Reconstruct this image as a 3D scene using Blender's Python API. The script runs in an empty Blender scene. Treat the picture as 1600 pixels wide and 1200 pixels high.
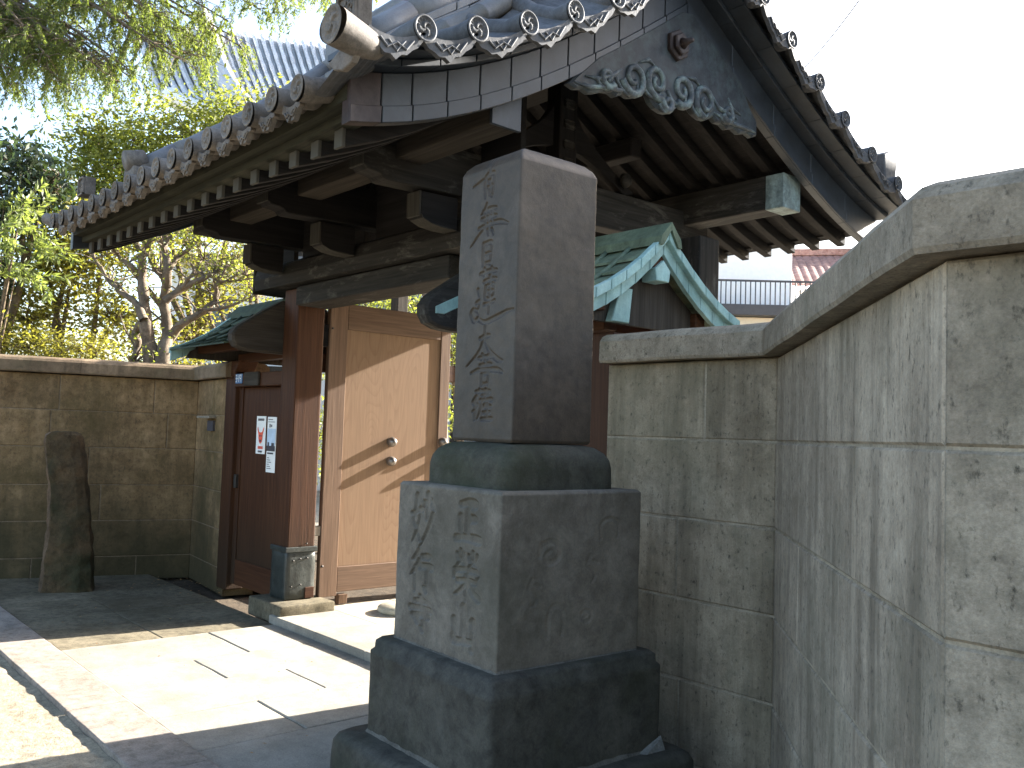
import bpy, bmesh, math, random
import numpy as np
from mathutils import Vector, Matrix, noise

random.seed(7)
rng = np.random.default_rng(7)
scene = bpy.context.scene
col = scene.collection
R = math.radians

# ------------------------------------------------------------------ camera
CAM_H = 1.5
yaw, pitch, roll, FPX = 0.854531, 0.054934, 0.033759, 1400.0
fw = Vector((-math.sin(yaw) * math.cos(pitch), math.cos(yaw) * math.cos(pitch), math.sin(pitch)))
rt = Vector((math.cos(yaw), math.sin(yaw), 0))
up = rt.cross(fw)
r2 = rt * math.cos(roll) + up * math.sin(roll)
u2 = -rt * math.sin(roll) + up * math.cos(roll)
cam_d = bpy.data.cameras.new("camera")
cam_d.sensor_width = 36
cam_d.lens = 36 * FPX / 1600
cam_d.clip_start = 0.05
cam_d.clip_end = 2000
cam = bpy.data.objects.new("camera", cam_d)
col.objects.link(cam)
M = Matrix((r2, u2, -fw)).transposed().to_4x4()
M.translation = Vector((0, 0, CAM_H))
cam.matrix_world = M
scene.camera = cam

# ------------------------------------------------------------------ sky, sun, exposure
SUN_EL, SUN_AZ = R(24), R(6.2)          # azimuth measured from +Y towards +X
world = bpy.data.worlds.new("World")
scene.world = world
world.use_nodes = True
wn = world.node_tree
bg = wn.nodes["Background"]
sky = wn.nodes.new("ShaderNodeTexSky")
sky.sky_type = 'NISHITA'
sky.sun_disc = False
sky.sun_elevation = SUN_EL
sky.sun_rotation = SUN_AZ
sky.air_density = 1.0
sky.dust_density = 2.5
sky.ozone_density = 1.0
wn.links.new(sky.outputs[0], bg.inputs[0])
bg.inputs[1].default_value = 0.09
sun_d = bpy.data.lights.new("sun", 'SUN')
sun_d.energy = 5.0
sun_d.angle = R(0.5)
sun_d.color = (1.0, 0.95, 0.88)
sun = bpy.data.objects.new("sun", sun_d)
col.objects.link(sun)
to_sun = Vector((math.sin(SUN_AZ) * math.cos(SUN_EL), math.cos(SUN_AZ) * math.cos(SUN_EL), math.sin(SUN_EL)))
sun.rotation_euler = to_sun.to_track_quat('Z', 'Y').to_euler()
sun.location = to_sun * 40
scene.view_settings.view_transform = 'Standard'
scene.view_settings.look = 'None'
scene.view_settings.gamma = 1
scene.view_settings.exposure = 2.8
scene.cycles.max_bounces = 8
scene.cycles.diffuse_bounces = 4
scene.cycles.glossy_bounces = 2
scene.cycles.transmission_bounces = 4

# ------------------------------------------------------------------ materials
def new_mat(name):
    m = bpy.data.materials.new(name)
    m.use_nodes = True
    nt = m.node_tree
    b = nt.nodes["Principled BSDF"]
    return m, nt, b

class NB:
    """tiny node builder"""
    def __init__(s, nt): s.nt = nt
    def n(s, t, **kw):
        x = s.nt.nodes.new(t)
        for k, v in kw.items(): setattr(x, k, v)
        return x
    def l(s, a, b): s.nt.links.new(a, b)
    def pos(s, scale=(1, 1, 1), off=(0, 0, 0)):
        g = s.n("ShaderNodeNewGeometry")
        m = s.n("ShaderNodeMapping")
        m.inputs["Scale"].default_value = scale
        m.inputs["Location"].default_value = off
        s.l(g.outputs["Position"], m.inputs["Vector"])
        return m.outputs[0]
    def noise(s, vec, scale, detail=5, rough=.6, dist=0):
        t = s.n("ShaderNodeTexNoise")
        t.inputs["Scale"].default_value = scale
        t.inputs["Detail"].default_value = detail
        t.inputs["Roughness"].default_value = rough
        t.inputs["Distortion"].default_value = dist
        s.l(vec, t.inputs["Vector"])
        return t.outputs[0]
    def ramp(s, fac, stops):
        r = s.n("ShaderNodeValToRGB")
        e = r.color_ramp.elements
        while len(e) < len(stops): e.new(.5)
        for i, (p, c) in enumerate(stops):
            e[i].position = p
            if not isinstance(c, (tuple, list)): c = (c, c, c)
            e[i].color = (*c, 1)
        s.l(fac, r.inputs[0])
        return r.outputs[0]
    def mix(s, fac, a, b, mode='MIX'):
        m = s.n("ShaderNodeMix", data_type='RGBA', blend_type=mode)
        for sock, v in ((m.inputs[0], fac), (m.inputs[6], a), (m.inputs[7], b)):
            if isinstance(v, bpy.types.NodeSocket): s.l(v, sock)
            elif isinstance(v, (int, float)): sock.default_value = v
            else: sock.default_value = (*v, 1)
        return m.outputs[2]
    def math(s, op, a, b=0.0):
        m = s.n("ShaderNodeMath", operation=op)
        for i, v in enumerate((a, b)):
            if isinstance(v, bpy.types.NodeSocket): s.l(v, m.inputs[i])
            else: m.inputs[i].default_value = v
        return m.outputs[0]
    def rnd(s): return s.n("ShaderNodeObjectInfo").outputs["Random"]
    def bump(s, h, strength=.3, dist=.01, prev=None):
        b = s.n("ShaderNodeBump")
        b.inputs["Strength"].default_value = strength
        b.inputs["Distance"].default_value = dist
        s.l(h, b.inputs["Height"])
        if prev is not None: s.l(prev, b.inputs["Normal"])
        return b.outputs[0]

def stone(name, c1, c2, scale=3, speck=.25, streak=0, streak_c=(.03, .028, .022), moss=0, moss_c=(.05, .07, .03), moss_scale=1.2,
          bump=.35, bdist=.006, rough=.85, vary=.15, mott=.22, pits=0, chisel=0, pale=0, low_moss=None, spec=.2):
    m, nt, b = new_mat(name)
    N = NB(nt)
    p = N.pos()
    base = N.ramp(N.noise(p, scale, 6, .65), [(.3, c1), (.7, c2)])
    sp = N.ramp(N.noise(p, 140, 3, .7), [(.3, 1 - speck), (.7, 1 + speck)])
    c = N.mix(1, base, sp, 'MULTIPLY')
    if mott:
        c = N.mix(1, c, N.ramp(N.noise(N.pos((1, 1, 1), (5, 2, 1)), 17, 5, .72, .3), [(.32, 1 - mott * 1.5), (.5, 1), (.68, 1 + mott)]), 'MULTIPLY')
        c = N.mix(1, c, N.ramp(N.noise(p, 1.1, 3, .6), [(.3, 1 - mott * .8), (.7, 1 + mott * .7)]), 'MULTIPLY')
    if vary:
        v = N.math('MULTIPLY_ADD', N.rnd(), 2 * vary); v.node.inputs[2].default_value = 1 - vary
        c = N.mix(1, c, v, 'MULTIPLY')
    if pale:
        f = N.ramp(N.noise(p, 5.5, 8, .75, .6), [(.5, 0), (.72, pale)])
        c = N.mix(f, c, tuple(min(1, 2.1 * x + .02) for x in c2))
    if streak:
        f = N.ramp(N.noise(N.pos((9, 9, .9)), 1.0, 5, .65), [(.45, 0), (.72, streak)])
        c = N.mix(f, c, streak_c)
        f2 = N.ramp(N.noise(N.pos((14, 14, .8), (3, 1, 0)), 1.0, 4, .6), [(.55, 0), (.8, streak * .5)])
        c = N.mix(f2, c, tuple(min(1, 1.35 * x) for x in c2))
    if pits:
        f = N.ramp(N.noise(N.pos((1, 1, .6)), 52, 5, .7), [(.56, 0), (.72, pits)])
        c = N.mix(f, c, (.028, .026, .02))
    if moss:
        f = N.ramp(N.noise(p, moss_scale, 7, .7), [(.47, 0), (.66, moss)])
        c = N.mix(f, c, moss_c)
    if low_moss:
        zc, zr, amt, lc = low_moss
        sep = N.n("ShaderNodeSeparateXYZ"); N.l(p, sep.inputs[0])
        zz = N.math('ADD', sep.outputs[2], N.math('MULTIPLY', N.math('SUBTRACT', N.noise(p, 2.2, 5, .6), .5), 1.3))
        f = N.ramp(N.math('DIVIDE', N.math('SUBTRACT', zz, zc), zr), [(0, amt), (1, 0)])
        c = N.mix(f, c, lc)
    N.l(c, b.inputs["Base Color"])
    b.inputs["Roughness"].default_value = rough
    b.inputs["Specular IOR Level"].default_value = spec
    h = N.bump(N.noise(p, 22, 6, .7), bump, bdist)
    h = N.bump(N.noise(p, 180, 3, .7), bump, bdist * .3, h)
    if chisel:
        w = N.noise(N.pos((60, 60, 1.2)), 1.0, 2, .5)
        h = N.bump(w, chisel, .006, h)
    N.l(h, b.inputs["Normal"])
    return m

def wood(name, axis, c1, c2, scale=1.0, rough=.75, bump=.35, worn=0, worn_c=(.18, .17, .15), wear_scale=3, dirt=None, vary=.12, spec=.18):
    m, nt, b = new_mat(name)
    N = NB(nt)
    s = [26, 26, 26]; s[axis] = 1.1
    v = N.pos(tuple(x * scale for x in s))
    g = N.noise(v, 1.0, 6, .65, .8)
    c = N.ramp(g, [(.28, c1), (.72, c2)])
    g2 = N.noise(N.pos(tuple(x * scale * 3.2 for x in s)), 1.0, 3, .6)
    c = N.mix(1, c, N.ramp(g2, [(.3, .78), (.7, 1.15)]), 'MULTIPLY')
    v = N.math('MULTIPLY_ADD', N.rnd(), 2 * vary); v.node.inputs[2].default_value = 1 - vary
    c = N.mix(1, c, v, 'MULTIPLY')
    if worn:
        f = N.ramp(N.noise(N.pos(tuple(1.0 if i == axis else 3.0 for i in range(3))), wear_scale, 8, .75, .5), [(.54, 0), (.64, worn)])
        c = N.mix(f, c, worn_c)
    if dirt:
        zc, zr, dc = dirt
        sep = N.n("ShaderNodeSeparateXYZ"); N.l(N.pos(), sep.inputs[0])
        f = N.ramp(N.math('DIVIDE', N.math('SUBTRACT', sep.outputs[2], zc), zr), [(0, .75), (1, 0)])
        c = N.mix(f, c, dc)
    N.l(c, b.inputs["Base Color"])
    b.inputs["Roughness"].default_value = rough
    b.inputs["Specular IOR Level"].default_value = spec
    N.l(N.bump(g2, bump, .003, N.bump(g, bump, .004)), b.inputs["Normal"])
    return m

def plain(name, c, rough=.6, metal=0, spec=.5, nscale=12, namp=.15, bump=.1):
    m, nt, b = new_mat(name)
    N = NB(nt)
    p = N.pos()
    n_ = N.noise(p, nscale, 5, .6)
    N.l(N.mix(1, c, N.ramp(n_, [(.3, 1 - namp), (.7, 1 + namp)]), 'MULTIPLY'), b.inputs["Base Color"])
    b.inputs["Roughness"].default_value = rough
    b.inputs["Specular IOR Level"].default_value = spec
    b.inputs["Metallic"].default_value = metal
    if bump: N.l(N.bump(n_, bump, .004), b.inputs["Normal"])
    return m

def leafmat(name, c1, c2, trans=.5, scale=9, c3=None):
    m = bpy.data.materials.new(name); m.use_nodes = True
    nt = m.node_tree; N = NB(nt)
    nt.nodes.remove(nt.nodes["Principled BSDF"])
    out = nt.nodes["Material Output"]
    p = N.pos()
    st = [(.3, c1), (.65, c2)]
    if c3: st.append((.8, c3))
    c = N.ramp(N.noise(p, scale, 4, .7), st)
    c = N.mix(1, c, N.ramp(N.noise(p, 1.3, 3, .6), [(.3, .75), (.7, 1.2)]), 'MULTIPLY')
    d = N.n("ShaderNodeBsdfPrincipled"); N.l(c, d.inputs["Base Color"]); d.inputs["Roughness"].default_value = .5
    t = N.n("ShaderNodeBsdfTranslucent")
    N.l(N.mix(1, c, (1.5, 1.5, .7), 'MULTIPLY'), t.inputs["Color"])
    mx = N.n("ShaderNodeMixShader"); mx.inputs[0].default_value = trans
    N.l(d.outputs[0], mx.inputs[1]); N.l(t.outputs[0], mx.inputs[2])
    N.l(mx.outputs[0], out.inputs["Surface"])
    return m

MT = {}
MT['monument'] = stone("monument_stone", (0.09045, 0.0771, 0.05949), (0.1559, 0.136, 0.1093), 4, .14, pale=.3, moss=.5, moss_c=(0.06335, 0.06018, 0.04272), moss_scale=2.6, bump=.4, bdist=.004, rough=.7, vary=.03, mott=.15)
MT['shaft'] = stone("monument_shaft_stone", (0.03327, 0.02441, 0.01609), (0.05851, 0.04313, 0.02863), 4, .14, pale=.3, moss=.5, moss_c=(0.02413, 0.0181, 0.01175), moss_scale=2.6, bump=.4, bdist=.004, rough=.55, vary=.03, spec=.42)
MT['monument_low'] = stone("monument_dark_stone", (0.03456, 0.03312, 0.02736), (0.06336, 0.05904, 0.04752), 4, .18, pale=.22, moss=.6, moss_c=(0.02592, 0.0288, 0.01584), moss_scale=2.8, bump=.4, bdist=.005, rough=.68, vary=.04, mott=0.3)
MT['monument_moss'] = stone("monument_mossy_stone", (0.03744, 0.036, 0.02664), (0.06336, 0.0612, 0.04608), 5, .18, pale=.2, moss=.65, moss_c=(0.03024, 0.036, 0.01728), moss_scale=3.4, bump=.5, bdist=.006, rough=.85, vary=.03)
MT['mortar'] = stone("mortar", (0.07594, 0.06885, 0.05569), (0.1266, 0.1164, 0.09619), 12, .2, bump=.5, vary=.05)
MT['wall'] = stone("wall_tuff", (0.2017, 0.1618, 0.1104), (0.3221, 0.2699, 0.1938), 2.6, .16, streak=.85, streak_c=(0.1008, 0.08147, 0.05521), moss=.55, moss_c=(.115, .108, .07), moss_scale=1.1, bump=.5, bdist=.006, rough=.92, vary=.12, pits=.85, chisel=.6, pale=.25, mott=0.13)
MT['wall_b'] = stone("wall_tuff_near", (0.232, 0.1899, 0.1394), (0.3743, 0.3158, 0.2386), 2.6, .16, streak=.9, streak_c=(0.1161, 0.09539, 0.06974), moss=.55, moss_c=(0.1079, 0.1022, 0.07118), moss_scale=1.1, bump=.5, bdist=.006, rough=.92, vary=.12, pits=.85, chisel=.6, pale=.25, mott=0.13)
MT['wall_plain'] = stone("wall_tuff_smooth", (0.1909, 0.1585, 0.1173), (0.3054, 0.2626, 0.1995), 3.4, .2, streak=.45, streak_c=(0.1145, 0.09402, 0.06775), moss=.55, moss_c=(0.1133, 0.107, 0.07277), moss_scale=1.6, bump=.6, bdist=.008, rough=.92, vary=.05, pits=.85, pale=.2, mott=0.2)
MT['wall_left'] = stone("wall_tuff_mossy", (0.1626, 0.1008, 0.04731), (0.2814, 0.1873, 0.09756), 2.8, .16, streak=.6, streak_c=(0.09379, 0.06323, 0.03054), moss=.7, moss_c=(0.07758, 0.05845, 0.02224), moss_scale=1.5, bump=.5, bdist=.006, rough=.92, vary=.10, pits=.65, pale=.22,
                        mott=.26, low_moss=(.1, 1.15, .85, (.045, .04, .02)))
MT['cap_left'] = stone("wall_cap_brown", (.15, .10, .06), (.25, .18, .115), 3, .14, streak=.5, streak_c=(.05, .04, .028), moss=.4, moss_c=(.08, .08, .04), bump=.4, vary=.08)
MT['granite'] = stone("granite_slab", (0.197, 0.1785, 0.144), (0.3036, 0.2802, 0.2331), 3, .22, moss=.2, moss_c=(0.1283, 0.113, 0.08429), bump=.5, bdist=.005, rough=.85, vary=.07, mott=.08)
MT['granite_dark'] = stone("granite_slab_dark", (0.0901, 0.0765, 0.04879), (0.1712, 0.1445, 0.09758), 2.5, .3, moss=.6, moss_c=(0.06307, 0.051, 0.02788), moss_scale=1.4, bump=.5, bdist=.005, rough=.9, vary=.1, mott=0.3)
MT['kerb'] = stone("kerb_stone", (0.1886, 0.1564, 0.1242), (0.2686, 0.23, 0.1914), 4, .22, bump=.6, bdist=.004, rough=.9, vary=.05)
MT['gravel'] = stone("gravel_street", (.24, .2, .14), (.37, .31, .22), 30, .3, moss=.25, moss_c=(.16, .13, .08), bump=.9, bdist=.012, rough=.95, vary=0)
MT['earth'] = stone("dark_earth", (.05, .038, .025), (.10, .075, .05), 8, .3, bump=.8, bdist=.02, rough=1, vary=0)
MT['court'] = stone("court_paving", (.28, .24, .18), (.38, .34, .27), 5, .2, bump=.4, rough=.9, vary=.05)
MT['rock'] = stone("garden_rock", (0.06059, 0.04585, 0.02479), (0.1494, 0.09671, 0.05038), 4, .2, moss=.7, moss_c=(0.03613, 0.04455, 0.02138), moss_scale=1.9, bump=.9, bdist=.03, rough=.9)
MT['rock_brown'] = stone("split_rock_face", (0.098, 0.063, 0.0392), (0.224, 0.147, 0.091), 5, .25, moss=.3, moss_c=(0.07, 0.063, 0.0392), moss_scale=3, bump=.9, bdist=.02, rough=.95)
DARK1, DARK2 = (.013, .012, .011), (.038, .035, .031)
for i, a in enumerate('xyz'):
    MT['beam_' + a] = wood("old_timber_" + a, i, DARK1, DARK2, 1, .8, .4, worn=.6, worn_c=(.10, .095, .085))
    MT['dark_' + a] = wood("dark_timber_" + a, i, (0.0084, 0.0077, 0.0077), (0.0224, 0.0203, 0.0196), 1, .8, .35)
    MT['brown_' + a] = wood("weathered_brown_timber_" + a, i, (0.02348, 0.01951, 0.01553), (0.06018, 0.05042, 0.0403), 1, .8, .4)
    MT['red_' + a] = wood("red_brown_timber_" + a, i, (0.03605, 0.01259, 0.005161), (0.07136, 0.03033, 0.01352), 1, .62, .25, dirt=(.25, .55, (0.02798, 0.0182, 0.01038)) if a == 'z' else None)
    MT['door_' + a] = wood("door_timber_" + a, i, (0.09233, 0.05442, 0.03445), (0.1535, 0.09763, 0.06362), 1, .6, .25)
MT['end_board'] = wood("front_lit_timber", 2, (0.0288, 0.02697, 0.02256), (0.05777, 0.0541, 0.04602), 1, .85, .3)  # lighter timber colour carrying the front light on the bracket arms
MT['moss_board'] = wood("mossy_eave_board", 0, (0.01785, 0.01836, 0.01326), (0.04845, 0.04692, 0.03162), 1, .85, .3, worn=.4, worn_c=(0.0561, 0.0561, 0.03825))
MT['rafter_tip'] = plain("rafter_tip_paint", (0.0561, 0.0528, 0.0429), .8)

def door_panel_mat():
    m, nt, b = new_mat("door_panel_timber")
    N = NB(nt)
    f0 = N.noise(N.pos((0, 3.4, .42), (0, 2.3, .7)), 1.0, 1.5, .35, .25)
    w0 = N.math('FRACT', N.math('MULTIPLY', f0, 34.0))
    fine = N.noise(N.pos((1, 60, 2)), 1.6, 4, .6)
    c = N.ramp(w0, [(0, (.205, .132, .082)), (.6, (.2, .128, .079)), (.93, (.182, .114, .07)), (1, (.205, .132, .082))])
    c = N.mix(1, c, N.ramp(fine, [(.3, .86), (.7, 1.1)]), 'MULTIPLY')
    N.l(c, b.inputs["Base Color"])
    b.inputs["Roughness"].default_value = .7
    b.inputs["Specular IOR Level"].default_value = .15
    N.l(N.bump(fine, .2, .002), b.inputs["Normal"])
    return m
MT['panel'] = door_panel_mat()
MT['tile'] = stone("smoked_tile", (0.096, 0.0976, 0.1024), (0.176, 0.176, 0.18), 5, .12, moss=.35, moss_c=(0.104, 0.088, 0.064), moss_scale=4, bump=.25, bdist=.003, rough=.5, vary=.12, mott=.1, spec=.5)
MT['tile_end'] = stone("smoked_tile_end", (0.104, 0.08874, 0.07344), (0.1775, 0.1561, 0.1346), 14, .18, pale=.25, moss=.4, moss_c=(0.0612, 0.05202, 0.03672), moss_scale=9, bump=.5, bdist=.004, rough=.7, vary=.14)
MT['tile_verge'] = stone("verge_tile", (0.05821, 0.0594, 0.06384), (0.1009, 0.103, 0.1079), 10, .15, pale=.2, moss=.3, moss_c=(0.05045, 0.04554, 0.03707), moss_scale=6, bump=.4, bdist=.003, rough=.6, vary=.12)
MT['scroll'] = stone("carved_scroll_copper", (0.04, 0.048, 0.056), (0.08, 0.092, 0.1), 9, .08, pale=.4, moss=.8, moss_c=(0.2, 0.264, 0.256), moss_scale=16, bump=.3, rough=.55, vary=.03)
MT['dark_copper'] = stone("dark_patina_copper", (0.01167, 0.01625, 0.02254), (0.02302, 0.03069, 0.04118), 5, .06, pale=.3, moss=.3, moss_c=(0.01842, 0.01806, 0.0195), moss_scale=3, bump=.2, bdist=.003, rough=.5, vary=.18, mott=.1, spec=.5)
MT['rust_copper'] = stone("brown_copper", (0.033, 0.0252, 0.024), (0.066, 0.051, 0.051), 6, .06, bump=.2, bdist=.003, rough=.5, vary=.05)
MT['green_copper'] = stone("verdigris", (0.203, 0.3421, 0.3259), (0.3447, 0.5003, 0.4758), 5, .1, streak=.45, streak_c=(0.1104, 0.1596, 0.1514), bump=.2, bdist=.003, rough=.65, vary=.12, mott=.1)
MT['green_copper_dark'] = stone("verdigris_shingle", (.075, .105, .07), (.15, .19, .13), 4, .12, streak=.5, streak_c=(.05, .055, .035), bump=.2, bdist=.003, rough=.7, vary=.14)
MT['green_black'] = stone("dark_green_copper", (0.02835, 0.0441, 0.0294), (0.0567, 0.0798, 0.0546), 4, .12, streak=.5, streak_c=(0.0189, 0.0231, 0.0147), bump=.2, bdist=.003, rough=.7, vary=.14)
MT['gegyo'] = stone("carved_copper_board", (0.0252, 0.03, 0.036), (0.045, 0.051, 0.057), 7, .08, moss=.3, moss_c=(0.102, 0.144, 0.144), moss_scale=11, bump=.3, bdist=.004, rough=.55, vary=.03)
MT['verdi_edge'] = stone("verdigris_edge", (.14, .17, .165), (.26, .34, .33), 9, .1, moss=.6, moss_c=(.05, .06, .062), moss_scale=14, rough=.6)
MT['shoe'] = stone("post_shoe_copper", (0.01575, 0.02016, 0.01869), (0.03927, 0.04662, 0.04221), 6, .08, moss=.3, moss_c=(0.05334, 0.06804, 0.05922), bump=.25, bdist=.01, rough=.42, vary=.02, spec=.5)
MT['iron'] = plain("dark_iron", (.05, .045, .04), .5, .6)
MT['knob'] = plain("knob_metal", (.2, .18, .16), .4, .7)
MT['white'] = plain("white_render", (.86, .85, .83), .8, bump=0, namp=.04)
MT['cream'] = plain("cream_render", (.62, .55, .44), .8, bump=0, namp=.05)
MT['grey_wall'] = plain("grey_render", (.55, .55, .56), .8, bump=0, namp=.05)
MT['dark_metal'] = plain("dark_railing_metal", (.05, .05, .055), .5, .3, bump=0)
MT['glass'] = plain("window_glass", (.05, .06, .07), .1, 0, bump=0)
MT['red_tile'] = stone("red_roof_tile", (.22, .11, .09), (.36, .22, .18), 6, .1, bump=.3, vary=.15)
MT['blue_tile'] = stone("blue_grey_roof_tile", (0.1, 0.11, 0.125), (0.16, 0.17, 0.185), 5, .08, bump=.3, rough=.45, vary=.12)
MT['bark'] = stone("tree_bark", (.10, .075, .05), (.22, .17, .12), 9, .2, bump=.9, bdist=.02, rough=.95, vary=.1)
MT['bark_pale'] = stone("pale_bark", (.10, .078, .055), (.21, .165, .12), 7, .2, moss=.6, moss_c=(.06, .042, .03), moss_scale=5, bump=.6, bdist=.01, rough=.85, vary=.05)
MT['leaf_olive'] = leafmat("leaf_olive", (.13, .13, .03), (.25, .23, .06), .6, 7, (.34, .28, .09))
MT['leaf_mid'] = leafmat("leaf_mid", (.06, .085, .02), (.13, .16, .04), .5, 6, (.2, .2, .06))
MT['leaf_bright'] = leafmat("leaf_bright", (.11, .14, .035), (.22, .235, .065), .58, 6, (.3, .27, .09))
MT['leaf_dark'] = leafmat("leaf_dark", (.018, .032, .016), (.045, .07, .03), .3, 6)
MT['leaf_cedar'] = leafmat("leaf_cedar", (.075, .105, .03), (.15, .185, .055), .6, 3)
MT['leaf_spray'] = leafmat("leaf_spray", (.12, .16, .06), (.22, .26, .10), .5, 8)
MT['flower'] = plain("red_flower", (.5, .06, .08), .6, bump=0)
MT['paper'] = plain("poster_paper", (.78, .77, .72), .7, bump=0, namp=.03)
MT['print_red'] = plain("poster_red", (.72, .10, .05), .7, bump=0)
MT['print_dark'] = plain("poster_ink", (.05, .045, .05), .7, bump=0)
MT['print_blue'] = plain("poster_photo_sky", (.45, .55, .65), .7, bump=0)
MT['plate_blue'] = plain("address_plate_blue", (.05, .13, .28), .4, bump=0)
MT['plate_white'] = plain("address_plate_white", (.75, .78, .8), .4, bump=0)
MT['dry_leaf'] = plain("dry_leaf", (.35, .2, .08), .8, bump=0)
MT['pottery'] = stone("planter_stone", (.3, .27, .2), (.42, .38, .29), 8, .15, bump=.3)
MT['hall_tile'] = stone("hall_roof_tile", (0.4913, 0.4969, 0.5025), (0.6562, 0.6562, 0.6562), 3, .06, bump=.2, rough=.3, vary=.08, spec=.5)

MT['hall_pan'] = stone("hall_pan_tile", (0.3321, 0.3402, 0.3483), (0.4941, 0.5022, 0.5103), 3, .06, bump=.2, rough=.35, vary=.1)

# ------------------------------------------------------------------ object helpers
WL = {}   # world location of every object that can be a parent
def W_of(p): return WL[p.name] if p is not None else Vector((0, 0, 0))

def link(o, parent, wloc):
    col.objects.link(o)
    WL[o.name] = Vector(wloc)
    if parent is not None: o.parent = parent
    o.location = Vector(wloc) - W_of(parent)
    return o

def thing(name, loc, label, cat, group=None):
    o = bpy.data.objects.new(name, None)
    o.empty_display_size = .2
    link(o, None, loc)
    o['label'] = label; o['category'] = cat
    if group: o['group'] = group
    return o

def tag(o, label, cat, group=None):
    o['label'] = label; o['category'] = cat
    if group: o['group'] = group
    return o

def mesh_obj(name, verts, faces, mat, parent=None, smooth=False, origin=None):
    v = np.asarray(verts, dtype=float)
    if origin is None:
        lo, hi = v.min(0), v.max(0)
        origin = np.array([(lo[0] + hi[0]) / 2, (lo[1] + hi[1]) / 2, lo[2]])
    v = v - np.asarray(origin)
    me = bpy.data.meshes.new(name)
    me.from_pydata(v.tolist(), [], faces)
    me.update()
    if smooth:
        me.polygons.foreach_set("use_smooth", [True] * len(me.polygons))
    for m in (mat if isinstance(mat, list) else [mat]): me.materials.append(m)
    o = bpy.data.objects.new(name, me)
    return link(o, parent, origin)

def quads_obj(name, V, F, mat, parent=None, smooth=False):
    """fast path for big quad meshes: V (n,3), F (m,4) numpy"""
    V = np.asarray(V, np.float32)
    lo, hi = V.min(0), V.max(0)
    og = np.array([(lo[0] + hi[0]) / 2, (lo[1] + hi[1]) / 2, lo[2]], np.float32)
    V = V - og
    me = bpy.data.meshes.new(name)
    me.vertices.add(len(V)); me.vertices.foreach_set("co", V.ravel())
    k = F.shape[1]
    me.loops.add(F.size); me.loops.foreach_set("vertex_index", F.astype(np.int32).ravel())
    me.polygons.add(len(F))
    me.polygons.foreach_set("loop_start", np.arange(0, F.size, k, dtype=np.int32))
    me.polygons.foreach_set("loop_total", np.full(len(F), k, np.int32))
    if smooth: me.polygons.foreach_set("use_smooth", np.ones(len(F), bool))
    me.update(calc_edges=True)
    for m in (mat if isinstance(mat, list) else [mat]): me.materials.append(m)
    o = bpy.data.objects.new(name, me)
    return link(o, parent, og.tolist())

def inst(name, src, wloc, parent, rot=None, scale=None):
    o = bpy.data.objects.new(name, src.data)
    link(o, parent, wloc)
    if rot is not None: o.rotation_euler = rot
    if scale is not None: o.scale = scale
    return o

def bm_take(bm):
    bm.verts.ensure_lookup_table()
    V = [tuple(v.co) for v in bm.verts]
    F = [[v.index for v in f.verts] for f in bm.faces]
    bm.free()
    return V, F

def box_bm(x0, x1, y0, y1, z0, z1, bevel=.006, seg=1):
    bm = bmesh.new()
    bmesh.ops.create_cube(bm, size=1)
    for v in bm.verts:
        v.co = Vector(((x0 + x1) / 2 + v.co.x * (x1 - x0), (y0 + y1) / 2 + v.co.y * (y1 - y0), (z0 + z1) / 2 + v.co.z * (z1 - z0)))
    if bevel:
        bmesh.ops.bevel(bm, geom=bm.edges[:], offset=bevel, segments=seg, affect='EDGES', profile=.6)
    bm.verts.index_update()
    return bm

def box(name, x0, x1, y0, y1, z0, z1, mat, parent=None, bevel=.006, seg=1, xf=None, rough=0, rscale=6):
    bm = box_bm(x0, x1, y0, y1, z0, z1, bevel, seg)
    if rough:
        bmesh.ops.subdivide_edges(bm, edges=bm.edges[:], cuts=3, use_grid_fill=True)
        bm.verts.index_update()
        for v in bm.verts:
            v.co += noise.noise_vector(v.co * rscale) * rough
    V, F = bm_take(bm)
    if xf is not None: V = [tuple(xf(Vector(v))) for v in V]
    return mesh_obj(name, V, F, mat, parent, smooth=bool(rough))

def prism(name, poly, axis, a0, a1, mat, parent=None, bevel=0, smooth=False):
    """poly: list of 2D points in the two other axes (in order), extruded along axis"""
    def mk(p, a):
        q = list(p); q.insert(axis, a); return q
    bm = bmesh.new()
    A = [bm.verts.new(mk(p, a0)) for p in poly]
    B = [bm.verts.new(mk(p, a1)) for p in poly]
    n = len(poly)
    fa = bm.faces.new(A); fb = bm.faces.new(B[::-1])
    for i in range(n): bm.faces.new((A[i], B[i], B[(i + 1) % n], A[(i + 1) % n]))
    bmesh.ops.recalc_face_normals(bm, faces=bm.faces[:])
    if bevel:
        es = [e for e in bm.edges if len(e.link_faces) == 2 and (e in fa.edges or e in fb.edges)]
        bmesh.ops.bevel(bm, geom=es, offset=bevel, segments=1, affect='EDGES')
    bmesh.ops.triangulate(bm, faces=[f for f in bm.faces if len(f.verts) > 4])
    bm.verts.index_update()
    V, F = bm_take(bm)
    return mesh_obj(name, V, F, mat, parent, smooth)

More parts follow.
